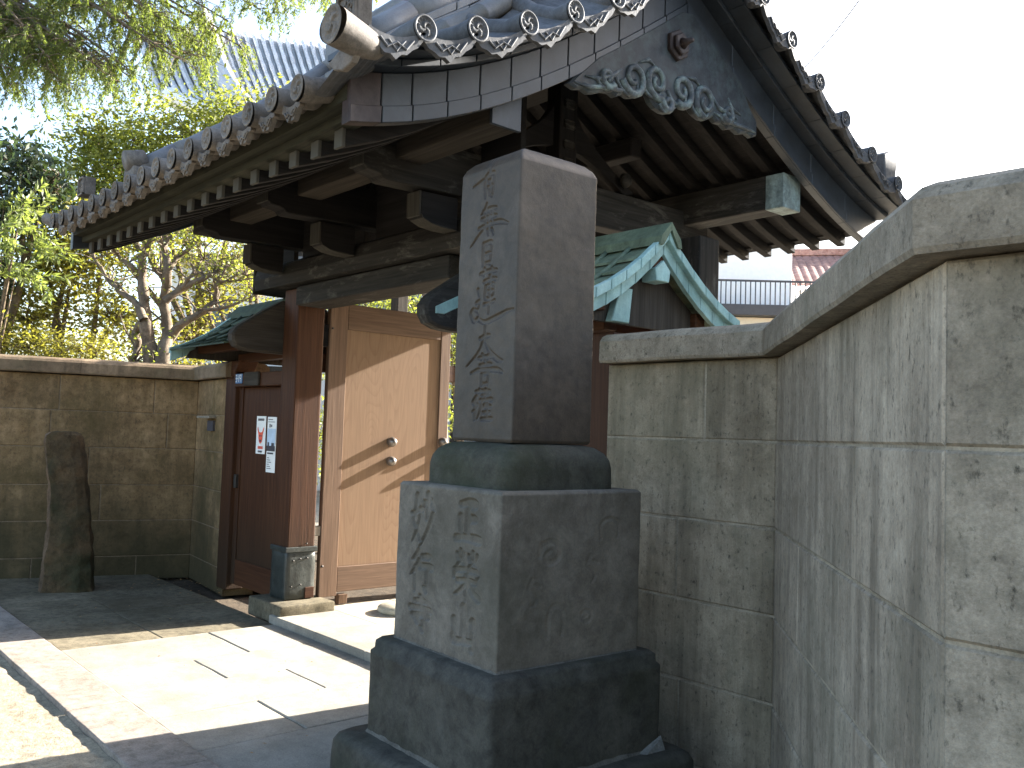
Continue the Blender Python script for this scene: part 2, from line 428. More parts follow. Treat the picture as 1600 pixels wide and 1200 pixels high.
def tube_geo(path, radii, n=8, caps=True):
    path = [Vector(p) for p in path]
    V, F = [], []
    prev = None
    for i, p in enumerate(path):
        t = (path[min(i + 1, len(path) - 1)] - path[max(i - 1, 0)])
        if t.length < 1e-9: t = Vector((0, 0, 1))
        t.normalize()
        if prev is None:
            a = Vector((0, 0, 1)) if abs(t.z) < .9 else Vector((1, 0, 0))
            u = t.cross(a).normalized()
        else:
            u = (prev - t * prev.dot(t)).normalized()
        prev = u
        w = t.cross(u)
        r = radii[i] if isinstance(radii, (list, tuple)) else radii
        for k in range(n):
            a = 2 * math.pi * k / n
            V.append(tuple(p + (u * math.cos(a) + w * math.sin(a)) * r))
    m = len(path)
    for i in range(m - 1):
        for k in range(n):
            a, b_ = i * n + k, i * n + (k + 1) % n
            F.append([a, b_, b_ + n, a + n])
    if caps:
        F.append(list(range(n))[::-1]); F.append([(m - 1) * n + k for k in range(n)])
    return V, F

def tube(name, path, radii, mat, parent=None, n=8, smooth=True):
    V, F = tube_geo(path, radii, n)
    return mesh_obj(name, V, F, mat, parent, smooth)

def merge(parts):
    V, F = [], []
    for v, f in parts:
        o = len(V); V += [tuple(x) for x in v]; F += [[i + o for i in q] for q in f]
    return V, F

# ------------------------------------------------------------------ THE SETTING: ground, street, paving
def sheet(name, x0, x1, y0, y1, z, mat, nx=1, ny=1, amp=0, sc=2):
    V = []; F = []
    for j in range(ny + 1):
        for i in range(nx + 1):
            x = x0 + (x1 - x0) * i / nx; y = y0 + (y1 - y0) * j / ny
            V.append((x, y, z + (noise.noise(Vector((x * sc, y * sc, 3))) * amp if amp else 0)))
    for j in range(ny):
        for i in range(nx):
            a = j * (nx + 1) + i
            F.append([a, a + 1, a + nx + 2, a + nx + 1])
    return mesh_obj(name, V, F, mat, None, smooth=bool(amp))

g = sheet("ground", -260, 260, -260, 260, -.075, MT['earth'])
g['kind'] = 'structure'
g = sheet("street", -60, 40, -40, 1.385, -.035, MT['gravel'])
g['kind'] = 'structure'
# fine gravel texture band where the street is seen close up
g = sheet("street_edge", -9.5, -1.0, -.4, 1.385, -.014, MT['gravel'], 170, 40, .012, 9)
g['kind'] = 'structure'

pav = bpy.data.objects.new("pavement", None)
link(pav, None, (-6, 2.3, 0)); pav['kind'] = 'structure'

def slab(name, x0, x1, y0, y1, top, mat, th=.12, gap=.0028, parent=pav, amp=.0016):
    x0 += gap * random.uniform(.5, 1.6); x1 -= gap * random.uniform(.5, 1.6)
    y0 += gap * random.uniform(.5, 1.6); y1 -= gap * random.uniform(.5, 1.6)
    dz = random.uniform(-.0015, .0015); tx = random.uniform(-.0012, .0012); ty = random.uniform(-.0012, .0012)
    def ticks(a, b_):
        n = max(2, int((b_ - a) / .09))
        return [a, a + .005, a + .011] + [a + (b_ - a) * k / n for k in range(1, n)] + [b_ - .011, b_ - .005, b_]
    X_, Y_ = ticks(x0, x1), ticks(y0, y1)
    nx, ny = len(X_) - 1, len(Y_) - 1
    V = []; F = []
    for j, y in enumerate(Y_):
        for i, x in enumerate(X_):
            e = i in (0, nx) or j in (0, ny)
            z = top + dz + tx * (i / nx - .5) * 2 + ty * (j / ny - .5) * 2 + noise.noise(Vector((x * 5, y * 5, top))) * amp - (.004 if e else 0)
            wx = noise.noise(Vector((x * 14, y * 14, 1))) * .004; wy = noise.noise(Vector((x * 14, y * 14, 7))) * .004
            k = 1 if min(x - x0, x1 - x, y - y0, y1 - y) < .01 else 0
            V.append((x + wx * k, y + wy * k, z))
    for j in range(ny):
        for i in range(nx):
            a = j * (nx + 1) + i
            F.append([a, a + 1, a + nx + 2, a + nx + 1])
    rim = [i for i in range(nx)] + [j * (nx + 1) + nx for j in range(ny)] + [ny * (nx + 1) + i for i in range(nx, 0, -1)] + [j * (nx + 1) for j in range(ny, 0, -1)]
    o = len(V); m = len(rim)
    for r_ in rim: V.append(V[r_])
    for r_ in rim: V.append((V[r_][0], V[r_][1], top - th))
    for k in range(m): F.append([o + (k + 1) % m, o + k, o + m + k, o + m + (k + 1) % m])
    return mesh_obj(name, V, F, mat, parent, smooth=True)

# kerb stones along the street edge
xs = [-14, -12.6, -11.3, -9.7, -8.1, -6.53, -4.97, -3.9, -2.2, -.6, 1.2]
for a, b_ in zip(xs[:-1], xs[1:]): slab("kerb_stone", a, b_, 1.385, 1.70, 0.012, MT['kerb'], gap=.003)
# granite slabs in strips across the entrance
strips = [(-9.6, -8.75, [2.2, 2.9]), (-8.75, -8.05, [2.45]), (-8.05, -7.36, [2.38]), (-7.36, -6.32, [2.36]), (-6.32, -5.64, [2.685]), (-5.64, -5.13, [2.31]), (-5.13, -4.63, [2.68]), (-4.63, -4.07, [2.26]),
          (-4.07, -3.4, [2.7]), (-3.4, -2.7, [2.2]), (-2.7, -1.9, [2.5]), (-1.9, -1.0, [2.1]), (-1.0, 0.0, [])]
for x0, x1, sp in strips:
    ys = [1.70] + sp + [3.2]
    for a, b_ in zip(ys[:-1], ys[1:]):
        slab("paving_slab", x0, x1, a, b_, 0.0, MT['granite'] if -6.4 < x0 else MT['granite_dark'])  # strips left of the gate opening get the darker granite
# raised platform of the gateway and the court behind it
plat = bpy.data.objects.new("gateway_floor", None)
link(plat, None, (-5.5, 4.5, 0)); plat['kind'] = 'structure'
px = [-6.42, -5.72, -5.05, -4.4, -3.9]
for a, b_ in zip(px[:-1], px[1:]):
    slab("threshold_slab", a, b_, 3.2, 3.72, .055, MT['granite'], parent=plat, th=.13)
for i in range(4):
    for j in range(4):
        x0 = -6.5 + i * .7; y0 = 3.72 + j * .62
        slab("floor_slab", x0, x0 + .7, y0, y0 + .62, .05, MT['court'], parent=plat)
g = sheet("courtyard", -34, 14, 6.2, 60, .03, MT['court']); g['kind'] = 'structure'
g = sheet("garden_soil", -34, -6.52, 3.73, 6.2, .02, MT['earth']); g['kind'] = 'structure'
g = sheet("side_yard", -3.68, 14, 3.5, 6.2, .02, MT['court']); g['kind'] = 'structure'

# ------------------------------------------------------------------ STONE MONUMENT
# brush strokes: every stroke is a list of (x, y, w) in a unit cell, x to the right, y down
CH = {
 'sho': [[(.22,.13,.8),(.5,.09,1.2),(.78,.11,1.4)], [(.5,.12,1),(.49,.5,1),(.48,.84,1)], [(.52,.45,.9),(.68,.42,1.1),(.80,.43,1)], [(.22,.42,1.1),(.23,.65,1),(.22,.82,.8)], [(.04,.88,.9),(.45,.84,1),(.96,.86,1.3)]],
 'ei': [[(.14,.10,.8),(.18,.2,.8)], [(.28,.03,.9),(.27,.18,.8),(.12,.34,.5)], [(.29,.2,.7),(.42,.31,.9)], [(.38,.09,.8),(.34,.18,.6)],
        [(.58,.10,.8),(.62,.2,.8)], [(.73,.03,.9),(.72,.18,.8),(.56,.34,.5)], [(.74,.2,.7),(.9,.32,.9)], [(.88,.08,.8),(.82,.18,.6)],
        [(.06,.43,.9),(.04,.55,1)], [(.06,.42,.9),(.5,.38,1),(.94,.41,1),(.88,.53,.7)], [(.16,.62,.8),(.5,.59,1),(.86,.60,1)], [(.5,.48,1),(.5,.75,1.1),(.49,.98,1)], [(.46,.64,.8),(.28,.8,.8),(.06,.9,.4)], [(.54,.64,.7),(.74,.8,1),(.98,.9,1.4)]],
 'san': [[(.48,.04,1.2),(.5,.4,1.2),(.49,.82,1.1)], [(.12,.38,1.1),(.13,.65,1),(.12,.86,1),(.5,.83,.9),(.86,.82,1.1)], [(.86,.34,1.2),(.88,.6,1),(.85,.97,1.2)]],
 'myo': [[(.24,.06,1),(.18,.3,.9),(.08,.52,.8),(.24,.66,.8),(.38,.86,.9)], [(.40,.28,.7),(.30,.6,.8),(.05,.92,.5)], [(.02,.40,.7),(.24,.34,.8),(.44,.3,.8)],
         [(.70,.02,1.1),(.69,.24,1),(.66,.46,.9)], [(.56,.16,.8),(.50,.34,.5)], [(.84,.12,.8),(.96,.26,1.2)], [(.90,.38,.9),(.70,.68,.9),(.38,.99,.4)]],
 'gyo': [[(.34,.03,.9),(.20,.16,.8),(.06,.26,.4)], [(.38,.26,.9),(.22,.46,.8),(.02,.62,.4)], [(.24,.44,1),(.24,.7,1),(.23,.97,.9)], [(.52,.14,.8),(.70,.12,1),(.86,.12,1)], [(.44,.38,.9),(.7,.35,1),(.98,.36,1.2)], [(.76,.38,1.1),(.76,.7,1),(.74,.92,1),(.62,.84,.5)]],
 'ji': [[(.26,.16,.8),(.5,.13,1),(.76,.14,1)], [(.5,.02,1),(.5,.2,1),(.49,.38,.9)], [(.04,.38,.9),(.45,.35,1),(.97,.36,1.2)], [(.14,.58,.8),(.5,.54,1),(.9,.55,1)], [(.66,.42,1),(.67,.7,1),(.64,.95,1),(.50,.87,.5)], [(.28,.66,.8),(.40,.76,1.1)]],
 # cursive characters of the shaft
 'nan': [[(.34,.14,.7),(.54,.10,.9),(.66,.16,.7),(.42,.30,.7)], [(.52,0,1.1),(.48,.12,1),(.54,.26,.9),(.36,.40,.7)], [(.30,.46,.9),(.26,.7,.9),(.30,.96,.9)], [(.30,.45,.8),(.62,.40,1),(.72,.5,1),(.70,.78,1),(.64,.97,.8),(.54,.9,.5)], [(.42,.56,.7),(.48,.64,.7)], [(.4,.72,.7),(.6,.7,.8)], [(.5,.56,.7),(.5,.92,.8)], [(-.35,.62,.4),(-.05,.55,.55),(.18,.5,.6)]],
 'mu': [[(.36,.04,.8),(.24,.2,.7),(.1,.3,.4)], [(.2,.22,.8),(.5,.18,.9),(.8,.2,.9)], [(.32,.2,.8),(.30,.6,.8)], [(.46,.2,.8),(.46,.6,.8)], [(.60,.18,.8),(.62,.6,.8)], [(.14,.42,.7),(.5,.39,.8),(.82,.4,.8)], [(.02,.66,.7),(.5,.58,.9),(1.0,.60,1.1),(1.35,.7,.7)], [(.2,.74,.7),(-.05,.9,.7),(-.35,1.12,.4)], [(.42,.74,.7),(.48,.88,.8)], [(.62,.74,.7),(.72,.88,.9)]],
 'nichi': [[(.3,.06,1),(.28,.5,.9),(.3,.96,.9)], [(.3,.06,.8),(.56,.02,1),(.70,.08,1),(.70,.5,.9),(.67,.95,.9)], [(.36,.5,.7),(.6,.47,.8)], [(.36,.9,.7),(.62,.88,.8)]],
 'ren': [[(.16,.08,.7),(.5,.05,.9),(.86,.06,.9)], [(.34,0,.8),(.32,.12,.7)], [(.64,0,.8),(.6,.12,.7)], [(.34,.22,.8),(.6,.19,.9),(.84,.2,.9)], [(.42,.3,.8),(.40,.5,.8),(.72,.48,.8),(.74,.28,.8),(.42,.3,.7)], [(.42,.39,.6),(.7,.38,.7)], [(.36,.6,.7),(.8,.56,.9)], [(.58,.14,.9),(.58,.42,.9),(.57,.76,.8)],
         [(.08,.34,.9),(.14,.44,.9)], [(.02,.56,.8),(.16,.54,.8),(.1,.68,.7),(-.1,.66,.8),(-.2,.74,.9),(-.06,.86,1),(.14,.80,.8),(.06,.7,.6)], [(.1,.82,.8),(.4,.9,1),(.9,.84,1.1),(1.35,.76,.8),(1.6,.74,.4)]],
 'dai': [[(.3,.32,.8),(.5,.27,.9),(.74,.26,.9)], [(.54,.02,.9),(.48,.3,.9),(.24,.66,.8),(-.3,1.0,.4)], [(.5,.36,.6),(.72,.62,.9),(1.1,.85,1.2),(1.35,.9,.6)]],
 'bo': [[(.2,.1,.7),(.5,.07,.9),(.82,.08,.9)], [(.36,0,.8),(.34,.16,.7)], [(.66,0,.8),(.62,.16,.7)], [(.5,.18,.8),(.52,.28,.7)], [(.26,.34,.7),(.54,.3,.9),(.8,.31,.8)], [(-.15,.56,.5),(.2,.46,.8),(.6,.46,1),(1.1,.5,1.1),(1.3,.58,.6)], [(.36,.62,.8),(.36,.94,.8)], [(.36,.62,.8),(.66,.59,.9),(.66,.92,.8)], [(.38,.92,.7),(.64,.9,.8)]],
 'satsu': [[(.2,.06,.7),(.5,.04,.9),(.84,.05,.9)], [(.36,0,.8),(.34,.1,.7)], [(.66,0,.8),(.62,.1,.7)], [(.24,.2,.8),(.06,.42,.7),(.3,.5,.7),(.06,.72,.6)], [(.18,.3,.9),(.17,.96,.9)], [(.5,.18,.8),(.78,.16,.9)], [(.62,.12,.8),(.6,.32,.7)], [(.42,.34,.8),(.94,.32,1)], [(.46,.4,.8),(.42,.7,.8),(.3,.95,.5)], [(.62,.46,.8),(.52,.6,.7)], [(.54,.56,.7),(.9,.54,.9)], [(.56,.74,.7),(.86,.72,.8)], [(.5,.95,.8),(.96,.93,1)], [(.72,.46,.9),(.72,.95,.9)]],
}

CH['scar_ring'] = [[(.1,.55,1),(.2,.2,1.1),(.6,.1,1),(.9,.35,1.1),(.8,.75,1),(.45,.85,1),(.3,.6,.8),(.5,.42,.7)]]
CH['scar_hook'] = [[(.3,0,1),(.1,.35,1),(.4,.5,1),(.7,.75,1.1),(.5,1,1)], [(.6,.2,.8),(.9,.3,1)]]
CH['scar_arch'] = [[(.1,1,1),(.1,.4,1),(.4,.08,1),(.8,.2,1),(.9,.6,1),(.85,1,.8)]]
def carve_field(U, V, items, D):
    """U,V: 1D arrays of metric face coords (x right, y down). items: (char, x0, y0, w, h, strokewidth). returns depth array [V,U]"""
    dep = np.zeros((len(V), len(U)))
    for ch, x0, y0, w, h, sw in items:
        for st in CH[ch]:
            pts = np.array([(x0 + p[0] * w, y0 + p[1] * h, p[2] * sw) for p in st])
            n = len(pts)
            dense = []
            for i in range(n - 1):
                p0, p1, p2, p3 = pts[max(i - 1, 0)], pts[i], pts[i + 1], pts[min(i + 2, n - 1)]
                L = np.hypot(*(p2 - p1)[:2])
                k = max(3, int(L / (sw * .25)))
                for t in np.linspace(0, 1, k, endpoint=(i == n - 2)):
                    dense.append(.5 * ((2 * p1) + (-p0 + p2) * t + (2 * p0 - 5 * p1 + 4 * p2 - p3) * t * t + (-p0 + 3 * p1 - 3 * p2 + p3) * t ** 3))
            m = len(dense)
            for j, (cx, cy, r) in enumerate(dense):
                e = j / max(1, m - 1)
                r = max(.25 * sw, r * (1.0 if .1 < e < .85 else (1.12 if e <= .1 else .85)))
                i0, i1 = np.searchsorted(U, cx - r), np.searchsorted(U, cx + r)
                k0, k1 = np.searchsorted(V, cy - r), np.searchsorted(V, cy + r)
                if i0 >= i1 or k0 >= k1: continue
                d2 = ((U[i0:i1][None, :] - cx) ** 2 + (V[k0:k1][:, None] - cy) ** 2) / (r * r)
                val = D * np.clip(1.6 * (1 - d2), 0, 1) ** .7
                dep[k0:k1, i0:i1] = np.maximum(dep[k0:k1, i0:i1], val)
    return dep

mon = thing("stone_monument", (-2.679, 2.389, 0), "tall dark stone monument with carved inscription on stepped bases in front of the gate", "monument")
MC = Vector((-2.679, 2.389, 0)); MYAW = R(-2.15)
cy_, sy_ = math.cos(MYAW), math.sin(MYAW)

def tier(name, w0, d0, w1, d1, prof, mat, nf=24, ns=24, nz=24, r=.01, carve=None, amp=.002, sc=7, carve_r=None):
    """stone course: rounded-rectangle ring swept up. prof = list of (z, inset). carve = (items, depth) on the front, carve_r on the right"""
    zs = [prof[0]]
    for (za, ia), (zb, ib) in zip(prof[:-1], prof[1:]):
        k = max(1, int(round(nz * (zb - za) / (prof[-1][0] - prof[0][0])))) if abs(zb - za) > .03 else 1
        for j in range(1, k + 1): zs.append((za + (zb - za) * j / k, ia + (ib - ia) * j / k))
    z0, z1 = prof[0][0], prof[-1][0]
    sides = [('f', nf), ('r', ns), ('b', 8), ('l', 8)]
    ring = []   # (kind, s in [-1,1] or corner angle)
    for si, (k, n) in enumerate(sides):
        for j in range(n + 1): ring.append((si, -1 + 2 * j / n, 0))
        for a in (30, 60): ring.append((si, 1, a))
    V = np.zeros((len(zs), len(ring), 3)); Nn = np.zeros_like(V)
    dirs = [((1, 0), (0, -1)), ((0, 1), (1, 0)), ((-1, 0), (0, 1)), ((0, -1), (-1, 0))]
    for iz, (z, ins) in enumerate(zs):
        t = (z - z0) / (z1 - z0)
        w = (w0 + (w1 - w0) * t) / 2 - ins; d = (d0 + (d1 - d0) * t) / 2 - ins
        for ir, (si, s, a) in enumerate(ring):
            (tx, ty), (nx_, ny_) = dirs[si]
            hl, hd = (w, d) if si % 2 == 0 else (d, w)
            x = tx * s * (hl - r) + nx_ * hd; y = ty * s * (hl - r) + ny_ * hd
            n_ = Vector((nx_, ny_, 0))
            if a:
                cx = tx * (hl - r) + nx_ * (hd - r); cyy = ty * (hl - r) + ny_ * (hd - r)
                ca, sa = math.cos(R(a)), math.sin(R(a))
                n_ = Vector((nx_ * ca + tx * sa, ny_ * ca + ty * sa, 0))
                x, y = cx + n_.x * r, cyy + n_.y * r
            V[iz, ir] = (x, y, z); Nn[iz, ir] = n_
    if carve:
        items, D = carve
        idx = [i for i, q in enumerate(ring) if q[0] == 0 and q[2] == 0]
        U = V[len(zs) // 2, idx, 0]; zz = np.array([z1 - q[0] for q in zs])[::-1]
        dep = carve_field(U, zz, items, D)[::-1]
        V[:, idx, 1] += dep
    if carve_r:
        items, D = carve_r
        idx = [i for i, q in enumerate(ring) if q[0] == 1 and q[2] == 0]
        U = V[len(zs) // 2, idx, 1]; zz = np.array([z1 - q[0] for q in zs])[::-1]
        dep = carve_field(U, zz, items, D)[::-1]
        V[:, idx, 0] -= dep
    nr = len(ring)
    vv = V.reshape(-1, 3); nn = Nn.reshape(-1, 3)
    out = np.empty_like(vv)
    for i in range(len(vv)):
        p = Vector(vv[i])
        k = noise.noise(p * sc + Vector((z0 * 9, 0, 0))) * amp + noise.noise(p * sc * 4) * amp * .4
        # chipped arrises
        q = p + Vector(nn[i]) * k
        out[i] = (MC.x + q.x * cy_ - q.y * sy_, MC.y + q.x * sy_ + q.y * cy_, q.z)
    F = []
    for j in range(len(zs) - 1):
        for i in range(nr):
            a, b_ = j * nr + i, j * nr + (i + 1) % nr
            F.append([a, b_, b_ + nr, a + nr])
    V2 = out.tolist()
    top = (len(zs) - 1) * nr
    c = np.mean(out[top:top + nr], 0)
    V2.append(c.tolist()); ci = len(V2) - 1
    for i in range(nr): F.append([top + i, top + (i + 1) % nr, ci])
    return mesh_obj(name, V2, F, mat, mon, smooth=True)

def mortar_chip():
    e1 = Vector((cy_, sy_, 0)); e2 = Vector((-sy_, cy_, 0))
    c = MC + e1 * .40 + e2 * .33
    V = []
    for (a, b_, z) in ((0, -.03, .303), (.022, -.01, .303), (.026, .09, .303), (0, .095, .303), (0, .0, .318), (.008, .045, .328), (.011, .085, .345), (0, .09, .352)):
        V.append(tuple(c + e1 * a + e2 * b_ + Vector((0, 0, z))))
    mesh_obj("mortar_patch", V, [[0, 1, 4], [1, 5, 4], [1, 2, 6, 5], [2, 3, 7, 6], [4, 5, 6, 7], [0, 3, 2, 1]], MT['mortar_pale'], mon)
MT['mortar_pale'] = stone("pale_mortar", (0.105, 0.105, 0.0975), (0.18, 0.18, 0.165), 14, .2, bump=.8, bdist=.01, vary=0)
mortar_chip()
def rim(z0, z1, e): return [(z0, e * .5), (z0 + e, 0), (z1 - e, 0), (z1 - e * .4, e * .3), (z1, e)]
tier("foot_slab", 1.04, 1.10, .99, 1.05, rim(-.03, .302, .035), MT['monument_low'], 20, 20, 8, .05, amp=.012, sc=3)
tier("mortar_bed", .815, .864, .815, .864, [(.295, 0), (.317, .012)], MT['mortar'], 20, 20, 2, .02, amp=.006, sc=20)
tier("base_block", .797, .846, .797, .846, [(.312, 0), (.62, 0), (.632, .012), (.66, .014), (.674, .03)], MT['monument_low'], 40, 40, 24, .022, amp=.0025)
tier("mortar_bed", .676, .716, .672, .712, [(.668, 0), (.684, .006)], MT['mortar'], 30, 30, 2, .012, amp=.003, sc=25)
CW = .664
plinth_items = []
def put(ch, uc, v0, v1, w, H, sw): plinth_items.append((ch, uc * CW - CW / 2 - w / 2, v0 * H, w, (v1 - v0) * H, sw))
HB = 1.294 - .68
put('sho', .71, .06, .33, .155, HB, .0165); put('ei', .71, .36, .66, .165, HB, .0125); put('san', .70, .69, .93, .155, HB, .0165)
put('myo', .27, .06, .40, .165, HB, .0148); put('gyo', .27, .42, .68, .155, HB, .0148); put('ji', .27, .705, .915, .15, HB, .0148)
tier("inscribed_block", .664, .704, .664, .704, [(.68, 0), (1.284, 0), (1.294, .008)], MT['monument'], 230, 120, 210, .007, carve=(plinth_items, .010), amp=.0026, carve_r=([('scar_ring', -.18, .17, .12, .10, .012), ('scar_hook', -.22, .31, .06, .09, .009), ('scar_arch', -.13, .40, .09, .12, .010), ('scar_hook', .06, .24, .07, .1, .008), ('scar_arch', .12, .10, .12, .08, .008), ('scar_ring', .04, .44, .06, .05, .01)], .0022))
tier("cushion_stone", .525, .56, .525, .56, [(1.290, .0), (1.375, .0), (1.405, .006), (1.432, .022), (1.452, .048), (1.462, .085)], MT['monument_moss'], 40, 40, 16, .05, amp=.004, sc=6)
SW_ = .381
sh_items = []
def puts(ch, v0, v1, w, dx=0, sw=.0105): sh_items.append((ch, -w / 2 + dx, v0 * 1.09, w, (v1 - v0) * 1.09, sw))
puts('nan', .035, .185, .13); puts('mu', .20, .335, .14, .005); puts('nichi', .345, .43, .13); puts('ren', .44, .655, .15, .01); puts('dai', .645, .79, .14, .0); puts('bo', .75, .865, .14, .01); puts('satsu', .875, .985, .14, 0)
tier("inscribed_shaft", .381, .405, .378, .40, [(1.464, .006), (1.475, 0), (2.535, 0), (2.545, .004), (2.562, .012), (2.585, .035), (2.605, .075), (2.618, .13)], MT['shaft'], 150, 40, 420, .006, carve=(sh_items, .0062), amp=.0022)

# ------------------------------------------------------------------ TEMPLE GATE
gate = thing("temple_gate", (-5.47, 4.2, 0), "old timber temple gate with curved tiled gable roof and open plank doors", "gate")
YR = 4.15
_fd = np.array([.0, .08, .405, .9, 1.34, 1.725, 2.07, 2.25]); _fz = np.array([4.02, 3.965, 3.715, 3.40, 3.144, 2.94, 2.835, 2.80])
_rd = np.array([.0, .18, .515, .88, 1.27, 1.70, 2.17, 2.45]); _rz = np.array([4.02, 3.93, 3.757, 3.54, 3.35, 3.187, 3.034, 2.97])
_pf, _pr = np.polyfit(_fd, _fz, 3), np.polyfit(_rd, _rz, 3)
def zl(y):
    d = y - YR
    return float(np.polyval(_pf, -d)) if d < 0 else float(np.polyval(_pr, d))
XV = -3.30            # plane of the near barge boards
XL = -7.36            # far end of the roof
YF, YB = 1.93, 6.50   # front and rear ends of the timber roof
LPX = (-6.72, -6.48)  # left main post
RPX = (-4.12, -3.88)  # right main post
PY = (3.36, 3.60)
RY = (5.50, 5.74)     # rear posts
ARMX = (-6.60, -5.52, -4.34)

# posts ---------------------------------------------------------------
def post(x0, x1, y0, y1, z0, z1, mk='red_z'):
    p = box("post", x0, x1, y0, y1, z0, z1, MT[mk], gate, .012, 2)
    return p
for (x0, x1) in (LPX, RPX):
    post(x0, x1, PY[0], PY[1], .13, 2.60)
    # stone footing
    box("footing_stone", x0 - .13, x1 + .19, PY[0] - .13, PY[1] + .1, -.02, .13, MT['granite_dark'], gate, .018, 2, rough=.004)
    # metal shoe, slightly dented, with cap strip and nails
    bm = box_bm(x0 - .008, x1 + .008, PY[0] - .008, PY[1] + .008, .135, .52, .006, 1)
    bmesh.ops.subdivide_edges(bm, edges=bm.edges[:], cuts=5, use_grid_fill=True)
    bm.verts.index_update()
    for v in bm.verts:
        v.co += noise.noise_vector(v.co * 9) * .006
    V, F = bm_take(bm)
    sh = mesh_obj("post_shoe", V, F, MT['shoe'], gate, True)
    box("shoe_rim", x0 - .018, x1 + .018, PY[0] - .018, PY[1] + .018, .505, .545, MT['shoe'], sh, .004)
    for (dy, z) in ((.05, .44), (.11, .452), (.17, .456), (.16, .57), (.04, .24), (.12, .25)):
        tube("nail", [(x1 + .004, PY[0] + dy, z), (x1 + .022, PY[0] + dy, z)], .006, MT['iron'], sh, 8)
    box("wood_patch", x1 - .01, x1 + .016, PY[1] - .075, PY[1] + .003, .14, .225, MT['red_y'], gate, .003)
    right = x0 > -5
    q0, q1 = (-3.92, -3.70) if right else (x0 + .02, x1 - .02)
    y0, y1 = (4.86, 5.08) if right else (RY[0] + .02, RY[1] - .02)
    post(q0, q1, y0, y1, .10, 2.88, 'beam_z')
    box("footing_stone", q0 - .1, q1 + .1, y0 - .1, y1 + .1, -.02, .10, MT['granite_dark'], gate, .02, 2, rough=.006)
    # rail from main to rear post
    xm = (max(x0, q0) + min(x1, q1)) / 2
    box("tie_rail", xm - .04, xm + .04, PY[1] - .01, y0 + .01, 1.95, 2.1, MT['red_y'], gate, .006)
# lintel: hewn log section, upper bulge and lower band
lint = [(3.27, 2.62), (3.25, 2.70), (3.28, 2.79), (3.36, 2.835), (3.58, 2.835), (3.67, 2.79), (3.70, 2.70), (3.66, 2.60)]
prism("lintel", [(y, z) for y, z in lint], 0, -7.10, -3.72, MT['beam_x'], gate, .012)
box("lintel_fillet", -6.475, -4.465, 3.33, 3.62, 2.455, 2.606, MT['beam_x'], gate, .014, 2)
box("lintel_end_cap", -7.135, -7.10, 3.265, 3.69, 2.60, 2.815, MT['moss_board'], gate, .006)
# lower and upper bracket arms -----------------------------------------
def arm_lower(xc):
    poly = [(2.97, 2.90), (2.97, 2.765), (2.985, 2.745), (3.05, 2.722), (3.14, 2.712), (3.24, 2.712), (3.24, 2.905), (2.97, 2.905)]
    return prism("lower_bracket_arm", [(y, z) for y, z in poly[:7]] , 0, xc - .065, xc + .065, MT['dark_y'], gate, .004)
def arm_upper(xc):
    poly = [(2.57, 3.16), (2.57, 2.975), (2.60, 2.95), (2.66, 2.944), (2.69, 2.935), (2.705, 2.918), (2.73, 2.912), (5.56, 2.98), (5.62, 3.0), (5.66, 3.04), (5.70, 3.06), (5.70, 3.2), (5.4, 3.24), (2.9, 3.2)]
    return prism("upper_bracket_arm", poly, 0, xc - .07, xc + .07, MT['dark_y'] if xc < -4.6 else MT['beam_y'], gate, .005)
for xc in ARMX:
    la = arm_lower(xc); ua = arm_upper(xc)
    box("arm_lit_end", xc - .066, xc + .066, 2.957, 2.972, 2.752, 2.902, MT['end_board'], la, .004)  # pale plates on ends and undersides paint in light from the front
    prism("arm_lit_underside", [(2.972, 2.764), (2.987, 2.743), (3.05, 2.719), (3.14, 2.709), (3.24, 2.709), (3.24, 2.713), (3.05, 2.724), (2.99, 2.747), (2.976, 2.768)], 0, xc - .066, xc + .066, MT['end_board'], la)
    box("arm_lit_end", xc - .071, xc + .071, 2.556, 2.572, 2.965, 3.17, MT['end_board'], ua, .004)
# packing between lintel and arms (wall plate boards)
for a, b_ in ((-7.06, ARMX[0] - .072), (ARMX[0] + .072, ARMX[1] - .072), (ARMX[1] + .072, ARMX[2] - .072), (ARMX[2] + .072, -3.9)):
    box("infill_board", a, b_, 3.40, 3.44, 2.82, 3.52, MT['dark_x'], gate, .003)
# purlins --------------------------------------------------------------
def purlin(y0, y1, z0, z1, nm="eave_purlin"):
    return box(nm, XL + .1, -3.43, y0, y1, z0, z1, MT['brown_x'], gate, .01, 2)
pz = zl(2.87) + .055
p1 = purlin(2.78, 2.96, 3.045, pz - .0)
box("purlin_end_cap", -3.427, -3.405, 2.772, 2.968, 3.04, pz + .002, MT['dark_copper'], p1, .004)
p2 = box("eave_purlin", XL + .1, -3.43, 5.40, 5.60, 3.13, zl(5.5) + .05, MT['beam_x'], gate, .01, 2)
box("purlin_end_cap", -3.55, -3.405, 5.392, 5.608, 3.125, zl(5.5) + .045, MT['verdi_edge'], p2, .004)
box("ridge_beam", XL + .1, -3.43, YR - .09, YR + .09, 3.86, 4.07, MT['dark_x'], gate, .008)
for yy in (3.45, 4.85):
    box("mid_purlin", XL + .1, -4.28, yy - .06, yy + .06, zl(yy) - .11, zl(yy) + .03, MT['dark_x'], gate, .008)
